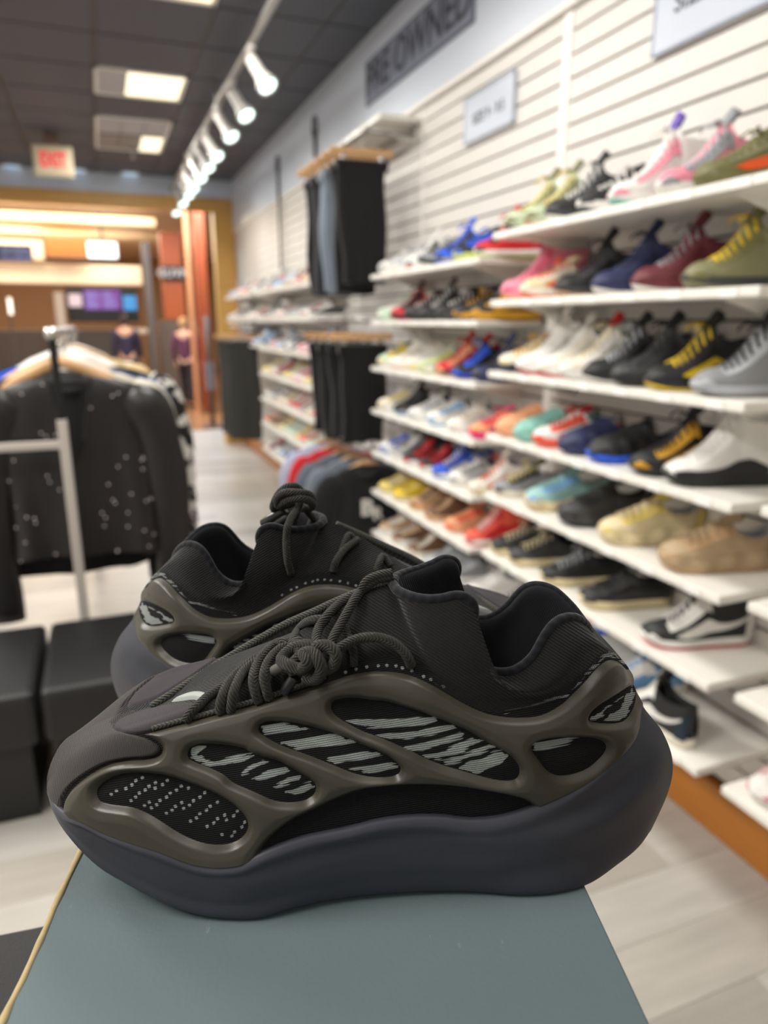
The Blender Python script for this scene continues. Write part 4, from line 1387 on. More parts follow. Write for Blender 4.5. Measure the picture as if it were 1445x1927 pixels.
L_CD = mid_line(LC, LD, 0.5, 0.003)
_tq = np.linspace(0, 1, 60)
_M = (crom(*LD, _tq) + crom(*LT, _tq)) / 2
_M[:, 1] += 0.0045 * smoothstep(_tq, 0.45, 0.75) * (1 - smoothstep(_tq, 0.95, 1.0)) + 0.006 * smoothstep(_tq, 0.05, 0.2) * (1 - smoothstep(_tq, 0.45, 0.6))
_M[:, 2] += 0.002 * smoothstep(_tq, 0.05, 0.2) * (1 - smoothstep(_tq, 0.45, 0.6))
LM = (_tq, _M)
ROWS, RV = [LC, L_CD, LD, LM, LT], [0, 0.3, 0.6, 0.8, 1.0]


def Z(ox, oy, pts, k=0.2768):
    return [(ox + x * k, oy + y * k) for x, y in pts]


# outlines of the moulded cage and its windows, traced on the visible side (the surface maps them back onto the shoe)
WINDOWS = [
    Z(80, 1300, [(390, 720), (385, 680), (420, 635), (500, 590), (600, 570), (720, 572), (850, 590), (1000, 640), (1150, 700), (1280, 775), (1360, 850), (1385, 910), (1370, 960),
                 (1310, 1010), (1220, 1032), (1120, 1025), (1020, 995), (920, 945), (820, 880), (720, 820), (620, 780), (540, 768), (450, 755), (405, 740)]),
    Z(80, 1300, [(1000, 430), (1012, 400), (1060, 378), (1150, 373), (1270, 385), (1380, 410)]) + Z(440, 1300, [(80, 415), (180, 455), (300, 490), (420, 555), (510, 610), (545, 645), (535, 690),
                 (490, 725), (420, 742), (340, 743), (270, 730), (210, 705), (120, 665), (0, 610)]) + Z(80, 1300, [(1240, 560), (1140, 510), (1050, 475), (1008, 452)]),
    Z(440, 1300, [(180, 265), (190, 240), (220, 225), (300, 220), (400, 230), (520, 255), (640, 290), (750, 325), (860, 375), (960, 415), (1040, 455), (1100, 500), (1120, 530), (1105, 555),
                  (1040, 572), (950, 572), (880, 562), (800, 540), (700, 500), (600, 460), (500, 420), (400, 385), (300, 345), (230, 305)]),
    Z(440, 1300, [(675, 115), (680, 85), (720, 68), (820, 60)]) + Z(700, 1220, [(0, 365), (100, 375), (200, 405), (330, 445), (430, 485), (550, 530), (660, 580), (760, 640), (850, 690), (920, 730),
                  (970, 780), (990, 830), (975, 870), (930, 885), (850, 880), (740, 855), (620, 820), (500, 785), (380, 740), (280, 690), (180, 645), (100, 610), (0, 572)]) + Z(440, 1300, [(900, 270), (800, 220), (730, 180), (690, 145)]),
    Z(900, 1220, [(375, 680), (390, 655), (440, 635), (550, 620), (700, 615), (790, 625), (840, 645), (855, 670), (840, 705), (800, 750), (740, 800), (660, 835), (580, 850), (520, 845), (470, 815), (420, 750), (390, 710)]),
    Z(900, 1220, [(760, 480), (770, 450), (820, 405), (900, 355), (980, 305), (1030, 270), (1052, 265), (1058, 300), (1050, 370), (1025, 430), (990, 475), (950, 492), (880, 497), (800, 492)]),
]
WINDOWS = [smooth_path(w, 4, True) for w in WINDOWS]
TOECAP_EDGE = [(118, 1530), (121, 1505), (132, 1485), (152, 1466), (177, 1449), (204, 1436), (235, 1429), (285, 1424), (299, 1418), (303, 1407), (293, 1397), (274, 1387), (257, 1382)]
ARCH_TOP = [(493, 1604), (495, 1599), (512, 1577), (551, 1546), (592, 1526), (634, 1506), (675, 1491), (717, 1484), (772, 1480), (811, 1480), (866, 1484), (921, 1493), (963, 1501), (988, 1509), (1000, 1519)]
CAGE_TOP = [(257, 1382), (357, 1355), (412, 1340), (480, 1322.5), (511, 1312), (566, 1295.5), (621, 1279), (660, 1266), (700, 1260), (755, 1263), (785, 1272), (811, 1284), (844, 1303), (877, 1322), (910, 1337),
            (938, 1344), (977, 1347), (1018, 1342), (1055, 1322), (1072, 1306), (1099, 1279), (1119, 1256), (1138, 1241), (1150, 1238), (1166, 1243), (1180, 1256)]
CAGE = [tuple(q) for q in smooth_path(TOECAP_EDGE, 4)] + [tuple(q) for q in smooth_path(CAGE_TOP, 4)[1:]] + [(1230, 1256), (1260, 1330), (1150, 1460), (1002, 1530)] + \
       [tuple(q) for q in smooth_path(ARCH_TOP[::-1], 4)] + [(470, 1650), (400, 1660), (290, 1630), (150, 1565)]
CAP = [(80, 1540), (40, 1440), (70, 1320), (240, 1270), (300, 1308), (290, 1322), (246, 1346), (224, 1354), (214, 1364), (216, 1371), (224, 1376), (257, 1382)] + [tuple(q) for q in smooth_path(TOECAP_EDGE[::-1], 4)[1:]]
VAMP = smooth_path(Z(80, 1300, [(490, 262), (485, 235), (530, 190), (700, 125), (860, 88), (960, 72), (1040, 95), (1010, 190), (900, 235), (640, 300), (560, 290)]), 3, True)
STRIPES = [Z(440, 1300, q) for q in (
    [(190, 285), (190, 240), (300, 215), (420, 230), (520, 262), (440, 268), (350, 278), (270, 290), (210, 298)],
    [(320, 355), (450, 322), (570, 303), (720, 298), (840, 355), (700, 368), (560, 378), (430, 402)],
    [(585, 445), (700, 428), (800, 408), (900, 398), (1010, 435), (860, 462), (760, 475), (690, 494)],
    [(765, 528), (840, 513), (920, 503), (1050, 486), (1115, 500), (1110, 528), (1040, 545), (960, 568), (905, 570), (870, 545)],
    [(745, 195), (880, 193), (1010, 188), (1130, 183), (1240, 170), (1345, 170), (1400, 205), (1300, 235), (1130, 245), (1010, 255), (900, 247), (820, 228)],
    [(35, 545), (100, 508), (200, 463), (250, 480), (160, 522), (110, 552), (60, 572)],
    [(122, 600), (200, 558), (280, 523), (330, 512), (382, 540), (300, 577), (180, 618)],
    [(268, 645), (330, 608), (400, 567), (462, 575), (440, 602), (350, 637), (300, 658)],
    [(348, 685), (430, 648), (520, 615), (548, 650), (480, 688), (420, 703)],
    [(0, 450), (90, 430), (135, 440), (60, 482), (0, 492)])] + [Z(700, 1220, q) for q in (
    [(20, 588), (90, 578), (200, 572), (310, 560), (370, 543), (460, 530), (550, 522), (590, 548), (500, 567), (400, 592), (310, 602), (240, 620), (120, 620)],
    [(185, 665), (310, 638), (400, 608), (510, 586), (600, 562), (668, 578), (600, 612), (500, 637), (420, 662), (340, 692), (240, 692)],
    [(330, 725), (400, 710), (490, 683), (590, 638), (680, 612), (765, 632), (680, 662), (610, 702), (530, 722), (440, 755), (390, 748)],
    [(450, 770), (540, 743), (620, 713), (700, 683), (800, 652), (838, 672), (740, 712), (660, 742), (560, 784), (510, 790)],
    [(585, 812), (660, 768), (760, 733), (830, 698), (890, 695), (925, 735), (880, 772), (820, 802), (760, 833), (720, 860)])] + [Z(80, 1300, q) for q in (
    [(1000, 440), (1015, 390), (1060, 375), (1120, 376), (1085, 405), (1060, 430), (1110, 460), (1180, 470), (1250, 445), (1330, 425), (1430, 415), (1440, 440), (1350, 462), (1250, 502), (1140, 515), (1040, 480)],)] + [Z(900, 1220, q) for q in (
    [(370, 685), (370, 650), (440, 625), (560, 612), (720, 612), (600, 650), (480, 677), (390, 692)],
    [(755, 490), (790, 445), (860, 398), (940, 350), (985, 325), (940, 365), (880, 405), (840, 460), (800, 485)],
    [(850, 500), (900, 440), (960, 390), (1000, 320), (1045, 260), (1065, 300), (1050, 370), (1010, 450), (960, 500)],
    [(130, 435), (200, 410), (300, 395), (420, 365), (560, 325), (650, 270), (720, 185), (790, 105), (850, 45), (900, 30), (1010, 105), (960, 78), (870, 70), (790, 130), (700, 230), (600, 325), (450, 375), (300, 415), (180, 445)])]
STRIPES.append([(215, 1360), (330, 1312), (360, 1302), (392, 1304), (372, 1330), (372, 1322), (330, 1318), (290, 1330)])
STRIPES.append([(1104, 1176), (1122, 1188), (1148, 1215), (1164, 1233), (1176, 1250), (1160, 1240), (1140, 1222), (1118, 1196)])
DOTS = np.array(Z(80, 1300, [(473, 700), (510, 677), (574, 660), (613, 636), (638, 608), (680, 590), (604, 745), (638, 718), (664, 691), (704, 670), (729, 645), (770, 622), (770, 658), (818, 635), (849, 608),
    (730, 753), (695, 778), (742, 793), (780, 770), (803, 740), (847, 718), (872, 691), (913, 672), (944, 647), (845, 828), (885, 806), (907, 780), (950, 755), (993, 660), (963, 793), (1003, 772), (1030, 742), (1073, 720),
    (1103, 692), (1010, 880), (1050, 858), (1073, 830), (1118, 808), (1143, 780), (1190, 755), (1123, 915), (1168, 892), (1193, 863), (1240, 840), (1253, 872), (1300, 848), (1325, 818), (1222, 973), (1288, 985), (1307, 955),
    (1357, 925), (1375, 893)]) + [(x, y) for x, y in ((690, 1255), (712, 1253), (728, 1252), (745, 1253), (757, 1262 - 5), (775, 1262), (797, 1273), (811, 1279), (834, 1292), (670, 1259), (650, 1265))])


def dots_dist(px, py):
    d = np.full(px.size, 60.0)
    P = np.stack([px.ravel(), py.ravel()], 1)
    for q in DOTS:
        v = P - q
        # rotated little knit blocks
        a, b = v[:, 0] * 0.94 - v[:, 1] * 0.34, v[:, 0] * 0.34 + v[:, 1] * 0.94
        d = np.minimum(d, np.maximum(np.abs(a), np.abs(b)))
    return (3.0 - d).reshape(px.shape)


def grid_faces(m, n, keep=None, off=0, flip=False):
    I, J = np.meshgrid(np.arange(m - 1), np.arange(n - 1), indexing='ij')
    q = np.stack([I * n + J, (I + 1) * n + J, (I + 1) * n + J + 1, I * n + J + 1], -1)
    if keep is not None:
        k = keep.ravel()[q].all(-1)
        q = q[k]
    q = q.reshape(-1, 4)
    return (q[:, ::-1] if flip else q) + off


def np_mesh(name, verts, faces, material, attrs=None, uv=None):
    used = np.unique(faces)
    remap = np.full(len(verts), -1)
    remap[used] = np.arange(len(used))
    verts, faces = verts[used], remap[faces]
    me = bpy.data.meshes.new(name)
    me.vertices.add(len(verts))
    me.vertices.foreach_set('co', verts.astype(np.float32).ravel())
    me.loops.add(faces.size)
    me.loops.foreach_set('vertex_index', faces.astype(np.int32).ravel())
    me.polygons.add(len(faces))
    me.polygons.foreach_set('loop_start', np.arange(0, faces.size, 4, dtype=np.int32))
    me.polygons.foreach_set('loop_total', np.full(len(faces), 4, np.int32))
    me.polygons.foreach_set('use_smooth', np.ones(len(faces), bool))
    for k, a in (attrs or {}).items():
        at = me.attributes.new(k, 'FLOAT', 'POINT')
        at.data.foreach_set('value', a[used].astype(np.float32))
    for k, a in (uv or {}).items():
        at = me.attributes.new(k, 'FLOAT_VECTOR', 'POINT')
        at.data.foreach_set('vector', a[used].astype(np.float32).ravel())
    me.materials.append(material)
    me.update(calc_edges=True)
    me.validate()
    return me


def two_sides(G, keep=None, attrs=None, vecs=None, step=1):
    """Lateral grid plus its mirror on the other side of the shoe."""
    m, n = G.shape[:2]
    M = G * np.array([1, -1, 1])
    V = np.concatenate([G.reshape(-1, 3), M.reshape(-1, 3)])
    F = np.concatenate([grid_faces(m, n, keep), grid_faces(m, n, keep, m * n, True)])
    A = {k: np.concatenate([a.ravel(), a.ravel()]) for k, a in (attrs or {}).items()}
    U = {k: np.concatenate([a.reshape(-1, 3)] * 2) for k, a in (vecs or {}).items()}
    return V, F, A, U


def one_side(G, keep, attrs=None, vecs=None):
    V, F, A, U = two_sides(G, keep, attrs, vecs)
    return V, F[:len(F) // 2], A, U


# ---- materials of the sneakers
def knit_material():
    m = bpy.data.materials.new('striped_knit')
    m.use_nodes = True
    nt = m.node_tree
    b = nt.nodes['Principled BSDF']
    N = nt.nodes.new
    at = N('ShaderNodeAttribute'); at.attribute_name = 'stripe'
    co = N('ShaderNodeAttribute'); co.attribute_name = 'knit_uv'
    sep = N('ShaderNodeSeparateXYZ')
    nt.links.new(co.outputs['Vector'], sep.inputs[0])

    def mth(op, a, c=None):
        q = N('ShaderNodeMath'); q.operation = op
        for i, x in enumerate((a, c)):
            if x is None:
                continue
            if isinstance(x, (int, float)):
                q.inputs[i].default_value = x
            else:
                nt.links.new(x, q.inputs[i])
        return q.outputs[0]
    U, V = sep.outputs[0], sep.outputs[1]
    # knit courses: wavy rows; each row shifts the stripe edge a little so it steps
    row = mth('ADD', mth('MULTIPLY', V, 0.97), mth('MULTIPLY', U, 0.16))
    rowi = mth('FLOOR', mth('DIVIDE', row, 3.9))
    wn = N('ShaderNodeTexWhiteNoise'); wn.noise_dimensions = '1D'
    nt.links.new(rowi, wn.inputs['W'])
    jag = mth('MULTIPLY', mth('SUBTRACT', wn.outputs['Value'], 0.5), 5.5)
    msk = mth('GREATER_THAN', mth('ADD', at.outputs['Fac'], jag), 0.8)
    dt = N('ShaderNodeAttribute'); dt.attribute_name = 'dot'
    msk = mth('MAXIMUM', msk, mth('GREATER_THAN', dt.outputs['Fac'], 0.0))
    rw = mth('MULTIPLY', mth('ADD', mth('SINE', mth('MULTIPLY', row, 2 * math.pi / 3.9)), 1), 0.5)
    st = mth('MULTIPLY', mth('ADD', mth('SINE', mth('ADD', mth('MULTIPLY', U, 2 * math.pi / 4.4), mth('MULTIPLY', rowi, 3.14))), 1), 0.5)
    tex = mth('ADD', mth('MULTIPLY', rw, 0.7), mth('MULTIPLY', st, 0.3))
    mx = N('ShaderNodeMix'); mx.data_type = 'RGBA'
    nt.links.new(msk, mx.inputs['Factor'])
    mx.inputs[6].default_value = (*srgb(27, 27, 29), 1)
    mx.inputs[7].default_value = (*srgb(168, 175, 173), 1)
    bl = N('ShaderNodeMix'); bl.data_type = 'RGBA'; bl.blend_type = 'MULTIPLY'
    bl.inputs['Factor'].default_value = 0.5
    nt.links.new(mx.outputs[2], bl.inputs[6])
    cc = N('ShaderNodeCombineColor')
    t2 = mth('MULTIPLY_ADD' if False else 'ADD', mth('MULTIPLY', tex, 0.9), 0.25)
    for i in range(3):
        nt.links.new(t2, cc.inputs[i])
    nt.links.new(cc.outputs[0], bl.inputs[7])
    nt.links.new(bl.outputs[2], b.inputs['Base Color'])
    bp = N('ShaderNodeBump'); bp.inputs['Strength'].default_value = 0.9; bp.inputs['Distance'].default_value = 0.0007
    nt.links.new(mth('ADD', tex, mth('MULTIPLY', msk, 0.9)), bp.inputs['Height'])
    nt.links.new(bp.outputs[0], b.inputs['Normal'])
    b.inputs['Roughness'].default_value = 0.85
    b.inputs['Specular IOR Level'].default_value = 0.25
    return m


def ribbed_material(name, col, per, ang, strength, rough=0.9, sheen=0.15, spec=0.2, dist=0.0004):
    """Fine diagonal ribs (twill, brushed jersey) along the knit coordinates."""
    m = bpy.data.materials.new(name)
    m.use_nodes = True
    nt = m.node_tree
    b = nt.nodes['Principled BSDF']
    b.inputs['Base Color'].default_value = (*srgb(col), 1)
    b.inputs['Roughness'].default_value = rough
    b.inputs['Specular IOR Level'].default_value = spec
    b.inputs['Sheen Weight'].default_value = sheen
    co = nt.nodes.new('ShaderNodeAttribute'); co.attribute_name = 'knit_uv'
    mp = nt.nodes.new('ShaderNodeMapping')
    mp.inputs['Rotation'].default_value = (0, 0, math.radians(ang))
    nt.links.new(co.outputs['Vector'], mp.inputs[0])
    w = nt.nodes.new('ShaderNodeTexWave')
    w.inputs['Scale'].default_value = 2 * math.pi / per / 20.0 * 1.0
    w.inputs['Distortion'].default_value = 1.2
    w.inputs['Detail'].default_value = 2
    w.inputs['Detail Scale'].default_value = 3
    nt.links.new(mp.outputs[0], w.inputs['Vector'])
    ns = nt.nodes.new('ShaderNodeTexNoise'); ns.inputs['Scale'].default_value = 0.35
    nt.links.new(co.outputs['Vector'], ns.inputs['Vector'])
    ad = nt.nodes.new('ShaderNodeMath'); ad.operation = 'ADD'
    nt.links.new(w.outputs['Fac'], ad.inputs[0]); nt.links.new(ns.outputs['Fac'], ad.inputs[1])
    bp = nt.nodes.new('ShaderNodeBump'); bp.inputs['Strength'].default_value = strength; bp.inputs['Distance'].default_value = dist
    nt.links.new(ad.outputs[0], bp.inputs['Height'])
    nt.links.new(bp.outputs[0], b.inputs['Normal'])
    mx = nt.nodes.new('ShaderNodeMix'); mx.data_type = 'RGBA'
    nt.links.new(w.outputs['Fac'], mx.inputs['Factor'])
    c = srgb(col)
    mx.inputs[6].default_value = (*[x * 0.6 for x in c], 1)
    mx.inputs[7].default_value = (*[x * 1.35 for x in c], 1)
    nt.links.new(mx.outputs[2], b.inputs['Base Color'])
    return m


M_KNIT = knit_material()
M_BOOTIE = ribbed_material('ribbed_neoprene', (25, 25, 26), 5.5, 58, 0.8)
M_LINING = ribbed_material('smooth_lining', (17, 18, 24), 3.5, 20, 0.35)
M_CAP = ribbed_material('brushed_suede', (60, 57, 57), 3.0, -8, 0.4, 0.85, 0.1, 0.2)
M_VAMP = ribbed_material('vamp_suede', (54, 49, 54), 3.0, 12, 0.25, 0.85, 0.1, 0.2)
M_SOLE = mat('sole_rubber', (61, 63, 72), 0.5, noise=0.05, nscale=60, bump=0.06, bscale=900, spec=0.4)
M_OUT = mat('outsole_rubber', (40, 41, 46), 0.7, noise=0.08, nscale=80)
M_CAGE = mat('cage_rubber', (68, 65, 56), 0.38, noise=0.10, nscale=25, bump=0.05, bscale=1500, spec=0.45)
M_CORD = ribbed_material('braided_cord', (44, 42, 38), 0.95, 42, 1.0, 0.75, 0.1, 0.3, 0.0007)
M_TRIM = ribbed_material('edge_trim', (70, 70, 64), 1.1, 42, 1.0, 0.8, 0.1, 0.25, 0.0006)
M_TIP = mat('dark_plastic', (34, 34, 35), 0.25, spec=0.5)
M_TIP_GREY = mat('grey_plastic', (84, 83, 80), 0.35, spec=0.5)

# ---- surfaces
NT = 460
tq = tsamp(NT)
# knit layer under the cage
vq = np.linspace(0, 0.63, 150)
G = tensor(ROWS, RV, tq, vq)
PX, PY = project(local_to_world(G))
NRM = grid_normals(G)
if NRM[NT // 2, 40, 1] < 0:
    NRM = -NRM
NRM_SIDE = NRM
st = np.full(PX.shape, -60.0)
for q in STRIPES:
    st = np.maximum(st, sdist(PX, PY, np.array(q)))
win = np.full(PX.shape, -60.0)
for w in WINDOWS:
    win = np.maximum(win, sdist(PX, PY, w))
cage = sdist(PX, PY, np.array(CAGE))
capd = sdist(PX, PY, np.array(CAP))
arch = np.maximum(0, 0)
UV = np.stack([PX, PY, 0 * PX], -1)
puff = np.clip(win, 0, 25) / 25
KG = G + NRM * (0.0008 * puff)[..., None]
KNIT = two_sides(KG, None, {'stripe': st, 'dot': dots_dist(PX, PY)}, {'knit_uv': UV})
sd = np.minimum(cage, -win)
hgt = -0.0009 + 0.0040 * smoothstep(sd, -1.0, 15.0) + 0.0008 * smoothstep(sd, 10, 30)
hgt = hgt * (1 - .75 * smoothstep(tq, .955, .995))[:, None]
CG = G + NRM * hgt[..., None]
CAGE_D = two_sides(CG, sd > -3.5, None, {'knit_uv': UV})
# toe cap patch and bootie: rows from just under D to the top
vq2 = np.linspace(0.0, 1.0, 170)
tq2 = tsamp(340)
G2 = tensor(ROWS, RV, tq2, vq2)
PX2, PY2 = project(local_to_world(G2))
N2 = grid_normals(G2)
if N2[170, 60, 1] < 0:
    N2 = -N2
N2[:, -1, 1] = np.where(tq2 < FOLD, 0, N2[:, -1, 1])
cap2 = sdist(PX2, PY2, np.array(CAP))
CAPG = G2 + N2 * (-0.0008 + 0.0022 * smoothstep(cap2, 0, 5))[..., None]
CAP_D = two_sides(CAPG, cap2 > -3, None, {'knit_uv': np.stack([PX2, PY2, 0 * PX2], -1)})
vp2 = sdist(PX2, PY2, VAMP)
VAMP_D = two_sides(G2 + N2 * (-0.0006 + 0.0016 * smoothstep(vp2, 0, 5))[..., None], (vp2 > -3), None, {'knit_uv': np.stack([PX2, PY2, 0 * PX2], -1)})
MED = smooth_path([un(x, y, n * SC) for x, y, n in ((286, 1330, .002), (308, 1316, 0), (336, 1298, -.006), (366, 1278, -.014), (400, 1256, -.021), (441, 1231, -.026), (483, 1206, -.027), (538, 1175, -.027), (594, 1150, -.026), (635, 1131, -.026), (680, 1112, -.025), (715, 1098, -.022))], 6)
M_PALE = mat('pale_reflective', (150, 156, 152), .5)
sp2 = sdist(PX2, PY2, smooth_path([(318, 1322), (352, 1305), (375, 1301), (392, 1306), (380, 1322), (366, 1318), (340, 1321)], 3, True))
STRIPE_D = one_side(G2 + N2 * (-0.0006 + 0.0022 * smoothstep(sp2, 0, 5))[..., None], (sp2 > -3), None, {'knit_uv': np.stack([PX2, PY2, 0 * PX2], -1)})
# bootie, above the cage, with its rolled rim
v_b = np.linspace(0.56, 1.0, 60)
GB = tensor(ROWS, RV, tq2, v_b)
PXb, PYb = project(local_to_world(GB))
BOOT = two_sides(GB, None, None, {'knit_uv': np.stack([PXb, PYb, 0 * PXb], -1)})
# lining: from the rim over and down into the shoe
ti = np.linspace(FOLD, 1, 200)
Tr = crom(*LT, ti)
Tr[:, 1] = np.maximum(Tr[:, 1], 0)
Dr = crom(*LC, ti)
rows = [Tr]
th = 0.0055
ctr = np.array([0.058, 0, 0])
inward = np.stack([ctr[0] - Tr[:, 0], 0 * Tr[:, 0], 0 * Tr[:, 0]], 1)
inward /= np.abs(inward[:, :1]) + 0.05
r1 = Tr.copy(); r1[:, 1] = np.maximum(Tr[:, 1] - th * 0.5, 0); r1[:, 2] += 0.0012
r2 = Tr.copy(); r2[:, 1] = np.maximum(Tr[:, 1] - th, 0); r2[:, 2] -= 0.0005; r2[:, 0] += inward[:, 0] * 0.003
r3 = r2.copy(); r3[:, 2] -= 0.018; r3[:, 1] = np.maximum(Tr[:, 1] - th * 0.9, 0); r3[:, 0] += inward[:, 0] * 0.004
r4 = r3.copy(); r4[:, 2] = 0.5 * r3[:, 2] + 0.5 * 0.045; r4[:, 1] *= 0.86; r4[:, 0] += inward[:, 0] * 0.003
r5 = r4.copy(); r5[:, 2] = 0.046; r5[:, 1] *= 0.9
r6 = r5.copy(); r6[:, 1] = 0
GL = np.stack([Tr, r1, r2, r3, r4, r5, r6], 1)
GL = crom([0, 0.08, 0.16, 0.4, 0.7, 0.95, 1], GL.transpose(1, 0, 2).reshape(7, -1), np.linspace(0, 1, 40)).reshape(40, 200, 3).transpose(1, 0, 2)
GL[..., 1] = np.maximum(GL[..., 1], 0)
PXl, PYl = project(local_to_world(GL))
LIN = two_sides(GL[:, :, :], None, None, {'knit_uv': np.stack([PXl, PYl, 0 * PXl], -1)})
# sole
ts_ = tsamp(220)
a_, b_, c_ = [crom(*L, ts_) for L in (LA, LB, LC)]
for q in (a_, b_, c_):
    q[:, 1] = np.maximum(q[:, 1], 0)
cen = a_.copy(); cen[:, 1] = 0
ea = a_.copy(); ea[:, 1] *= 0.86
ab = a_ * 0.45 + b_ * 0.55; ab[:, 1] = b_[:, 1] * 0.985
bc = b_ * 0.45 + c_ * 0.55; bc[:, 1] = np.maximum(b_[:, 1], c_[:, 1]) * 0.995
tipw = (1 - smoothstep(b_[:, 1], 0, 0.026)) * (ts_ > 0.5)
bc[:, 0] += 0.0034 * tipw
ab[:, 0] += 0.0022 * tipw
lip = c_.copy(); lip[:, 1] += 0.0036 * smoothstep(c_[:, 1], 0, 0.02); lip[:, 0] += np.where(ts_ > 0.5, 1, -1) * 0.0006 * (1 - smoothstep(c_[:, 1], 0, 0.02))
lip2 = lip.copy(); lip2[:, 2] += 0.0012; lip2[:, 1] = np.maximum(lip[:, 1] - 0.0012, 0)
inn = c_.copy(); inn[:, 1] = np.maximum(c_[:, 1] - 0.006, 0); inn[:, 2] -= 0.001
SR = np.stack([cen, ea, a_ * [1, .985, 1], ab, b_, bc, lip, lip2, inn], 1)
SG = crom([0, .15, .2, .34, .5, .7, .88, .91, 1], SR.transpose(1, 0, 2).reshape(9, -1), np.linspace(0, 1, 64)).reshape(64, 220, 3).transpose(1, 0, 2)
SG[..., 1] = np.maximum(SG[..., 1], 0)
SG[..., 2] = np.maximum(SG[..., 2], 0.0004)
SOLE_D = two_sides(SG)
# thin tread layer under the sole
og = SG[:, :14].copy()
OUT_G = np.concatenate([og * [1, 0.97, 1] + [0, 0, -0.0], (og[:, ::-1] * [1, 0.97, 1])], 1)


def tube_mesh(name, pts, r, material, n=12, k=8, smooth=True, taper=True, vertical=1.0):
    P = smooth_path(pts, k) if smooth else np.array(pts)
    seg = np.concatenate([[0], np.cumsum(np.linalg.norm(np.diff(P, axis=0), axis=1))])
    mb = MB().tube(P, r, n)
    me = mb.mesh(name, material, True)
    at = me.attributes.new('knit_uv', 'FLOAT_VECTOR', 'POINT')
    vals = np.zeros((len(me.vertices), 3), np.float32)
    for i in range(len(P)):
        vals[i * n:(i + 1) * n, 0] = seg[i] * 1000 / 1.2
        vals[i * n:(i + 1) * n, 1] = np.abs(np.arange(n) - n / 2) * 2 * math.pi * r * 1000 / n / 1.2
    at.data.foreach_set('vector', vals.ravel())
    return me


BVH_N = None


def make_bvh():
    V = np.concatenate([G.reshape(-1, 3), GB.reshape(-1, 3), (GB * [1, -1, 1]).reshape(-1, 3), (G * [1, -1, 1]).reshape(-1, 3)])
    m, n = G.shape[:2]
    m2, n2 = GB.shape[:2]
    F = np.concatenate([grid_faces(m, n), grid_faces(m2, n2, None, m * n), grid_faces(m2, n2, None, m * n + m2 * n2), grid_faces(m, n, None, m * n + 2 * m2 * n2)])
    return V, F


_V, _F = make_bvh()


def bvh_for(far):
    W = local_to_world(_V, far)
    return BVHTree.FromPolygons([Vector(p) for p in W[:, :]], [tuple(map(int, f)) for f in _F[::1]])


BV = {False: bvh_for(False), True: bvh_for(True)}


def on_shoe(px, py, lift, far=False, n=None):
    """World point on the shoe surface seen at a pixel, raised towards the eye by lift metres; n: use the lengthwise sheet at lateral offset n instead."""
    d = ray(px, py)
    d = d / np.linalg.norm(d)
    if n is None:
        hit = BV[far].ray_cast(Vector(EYE), Vector(d))
        if hit[0] is not None:
            return np.array(hit[0]) - d * lift
        n = 0.0
    O, en = (f_O, f_en) if far else (n_O, n_en)
    lam = (np.dot(O - EYE, en) + n) / np.dot(d, en)
    return EYE + d * lam


def sneaker(name, label, far):
    root = thing(name, label, 'sneaker', tuple(f_O if far else n_O), 0, 'pair of black sneakers on the shoe box')
    org = f_O if far else n_O

    def part(pname, data, material, parent=root, lab=None):
        V, F, A, U = data
        W = local_to_world(V, far) - org
        me = np_mesh(pname, W, F[:, ::-1] if far else F, material, A, U)
        o = bpy.data.objects.new(pname, me)
        COL.objects.link(o)
        o.parent = parent
        if lab:
            o['label'] = lab
        return o
    so = part('sole', SOLE_D, M_SOLE, root, 'smooth dark blue grey rubber sole')
    part('knit_upper', KNIT, M_KNIT, root, 'black knit with light grey dashes')
    part('cage', CAGE_D, M_CAGE, root, 'matte olive brown moulded cage with oval windows')
    part('toe_cap', CAP_D, M_CAP, root, 'dark grey suede toe cap')
    part('vamp_patch', VAMP_D, M_VAMP, root, 'dark plum grey suede patch')
    bo = part('bootie', BOOT, M_BOOTIE, root, 'black ribbed neoprene collar')
    part('lining', LIN, M_LINING, bo)
    # rolled binding round the collar and roped trim along the eyestay
    rim = np.concatenate([Tr[::4] * [1, 1, 1], (Tr[::-1][1::4]) * [1, -1, 1]])
    rim[:, 1] -= np.sign(rim[:, 1]) * np.minimum(np.abs(rim[:, 1]), 0.0018)
    W = local_to_world(rim, far) - org
    o = inst('collar_binding', tube_mesh('collar_binding', W, 0.0023, M_LINING, 10, 2), bo)
    dl = crom(*LD, np.linspace(0.22, 0.49, 40))
    inst('eyestay_trim', tube_mesh('eyestay_trim', local_to_world(dl + [0, 0, 0.0006], far) - org, 0.0012, M_TRIM, 8, 2), root)
    # the inner eyestay edge stands higher: a roped edge on a padded flap
    inst('eyestay_trim', tube_mesh('eyestay_trim', local_to_world(MED, far) - org, 0.0021, M_TRIM, 10, 1), root)
    fl = np.stack([MED + [0, 0.0012, 0], MED + [0, .004, -.008], MED * [1, .55, 1] + [0, 0, -.017], MED * [1, .6, 1] + [0, 0, -.022], MED + [0, -.004, -.016], MED + [0, -.0012, 0]], 1)
    part('eyestay_flap', (fl.reshape(-1, 3), grid_faces(len(MED), 6, None, 0, True), {}, {'knit_uv': fl.reshape(-1, 3) * 4000}), M_BOOTIE)
    part('vamp_stripe', STRIPE_D, M_PALE, root, 'pale grey reflective stripe')

    def lace(pname, pts, r=0.0022, material=M_CORD, parent=root, lab=None):
        P = [on_shoe(q[0], q[1], q[2] / 1000.0, far, q[3] / 1000.0 if len(q) > 3 else None) - org for q in pts]
        ob = inst(pname, tube_mesh(pname, P, r, material), parent)
        if lab:
            ob['label'] = lab
        return ob
    return root, lace


def z7(pts):
    return [(400 + x * .2768, 1120 + y * .2768, l) for x, y, l in pts]


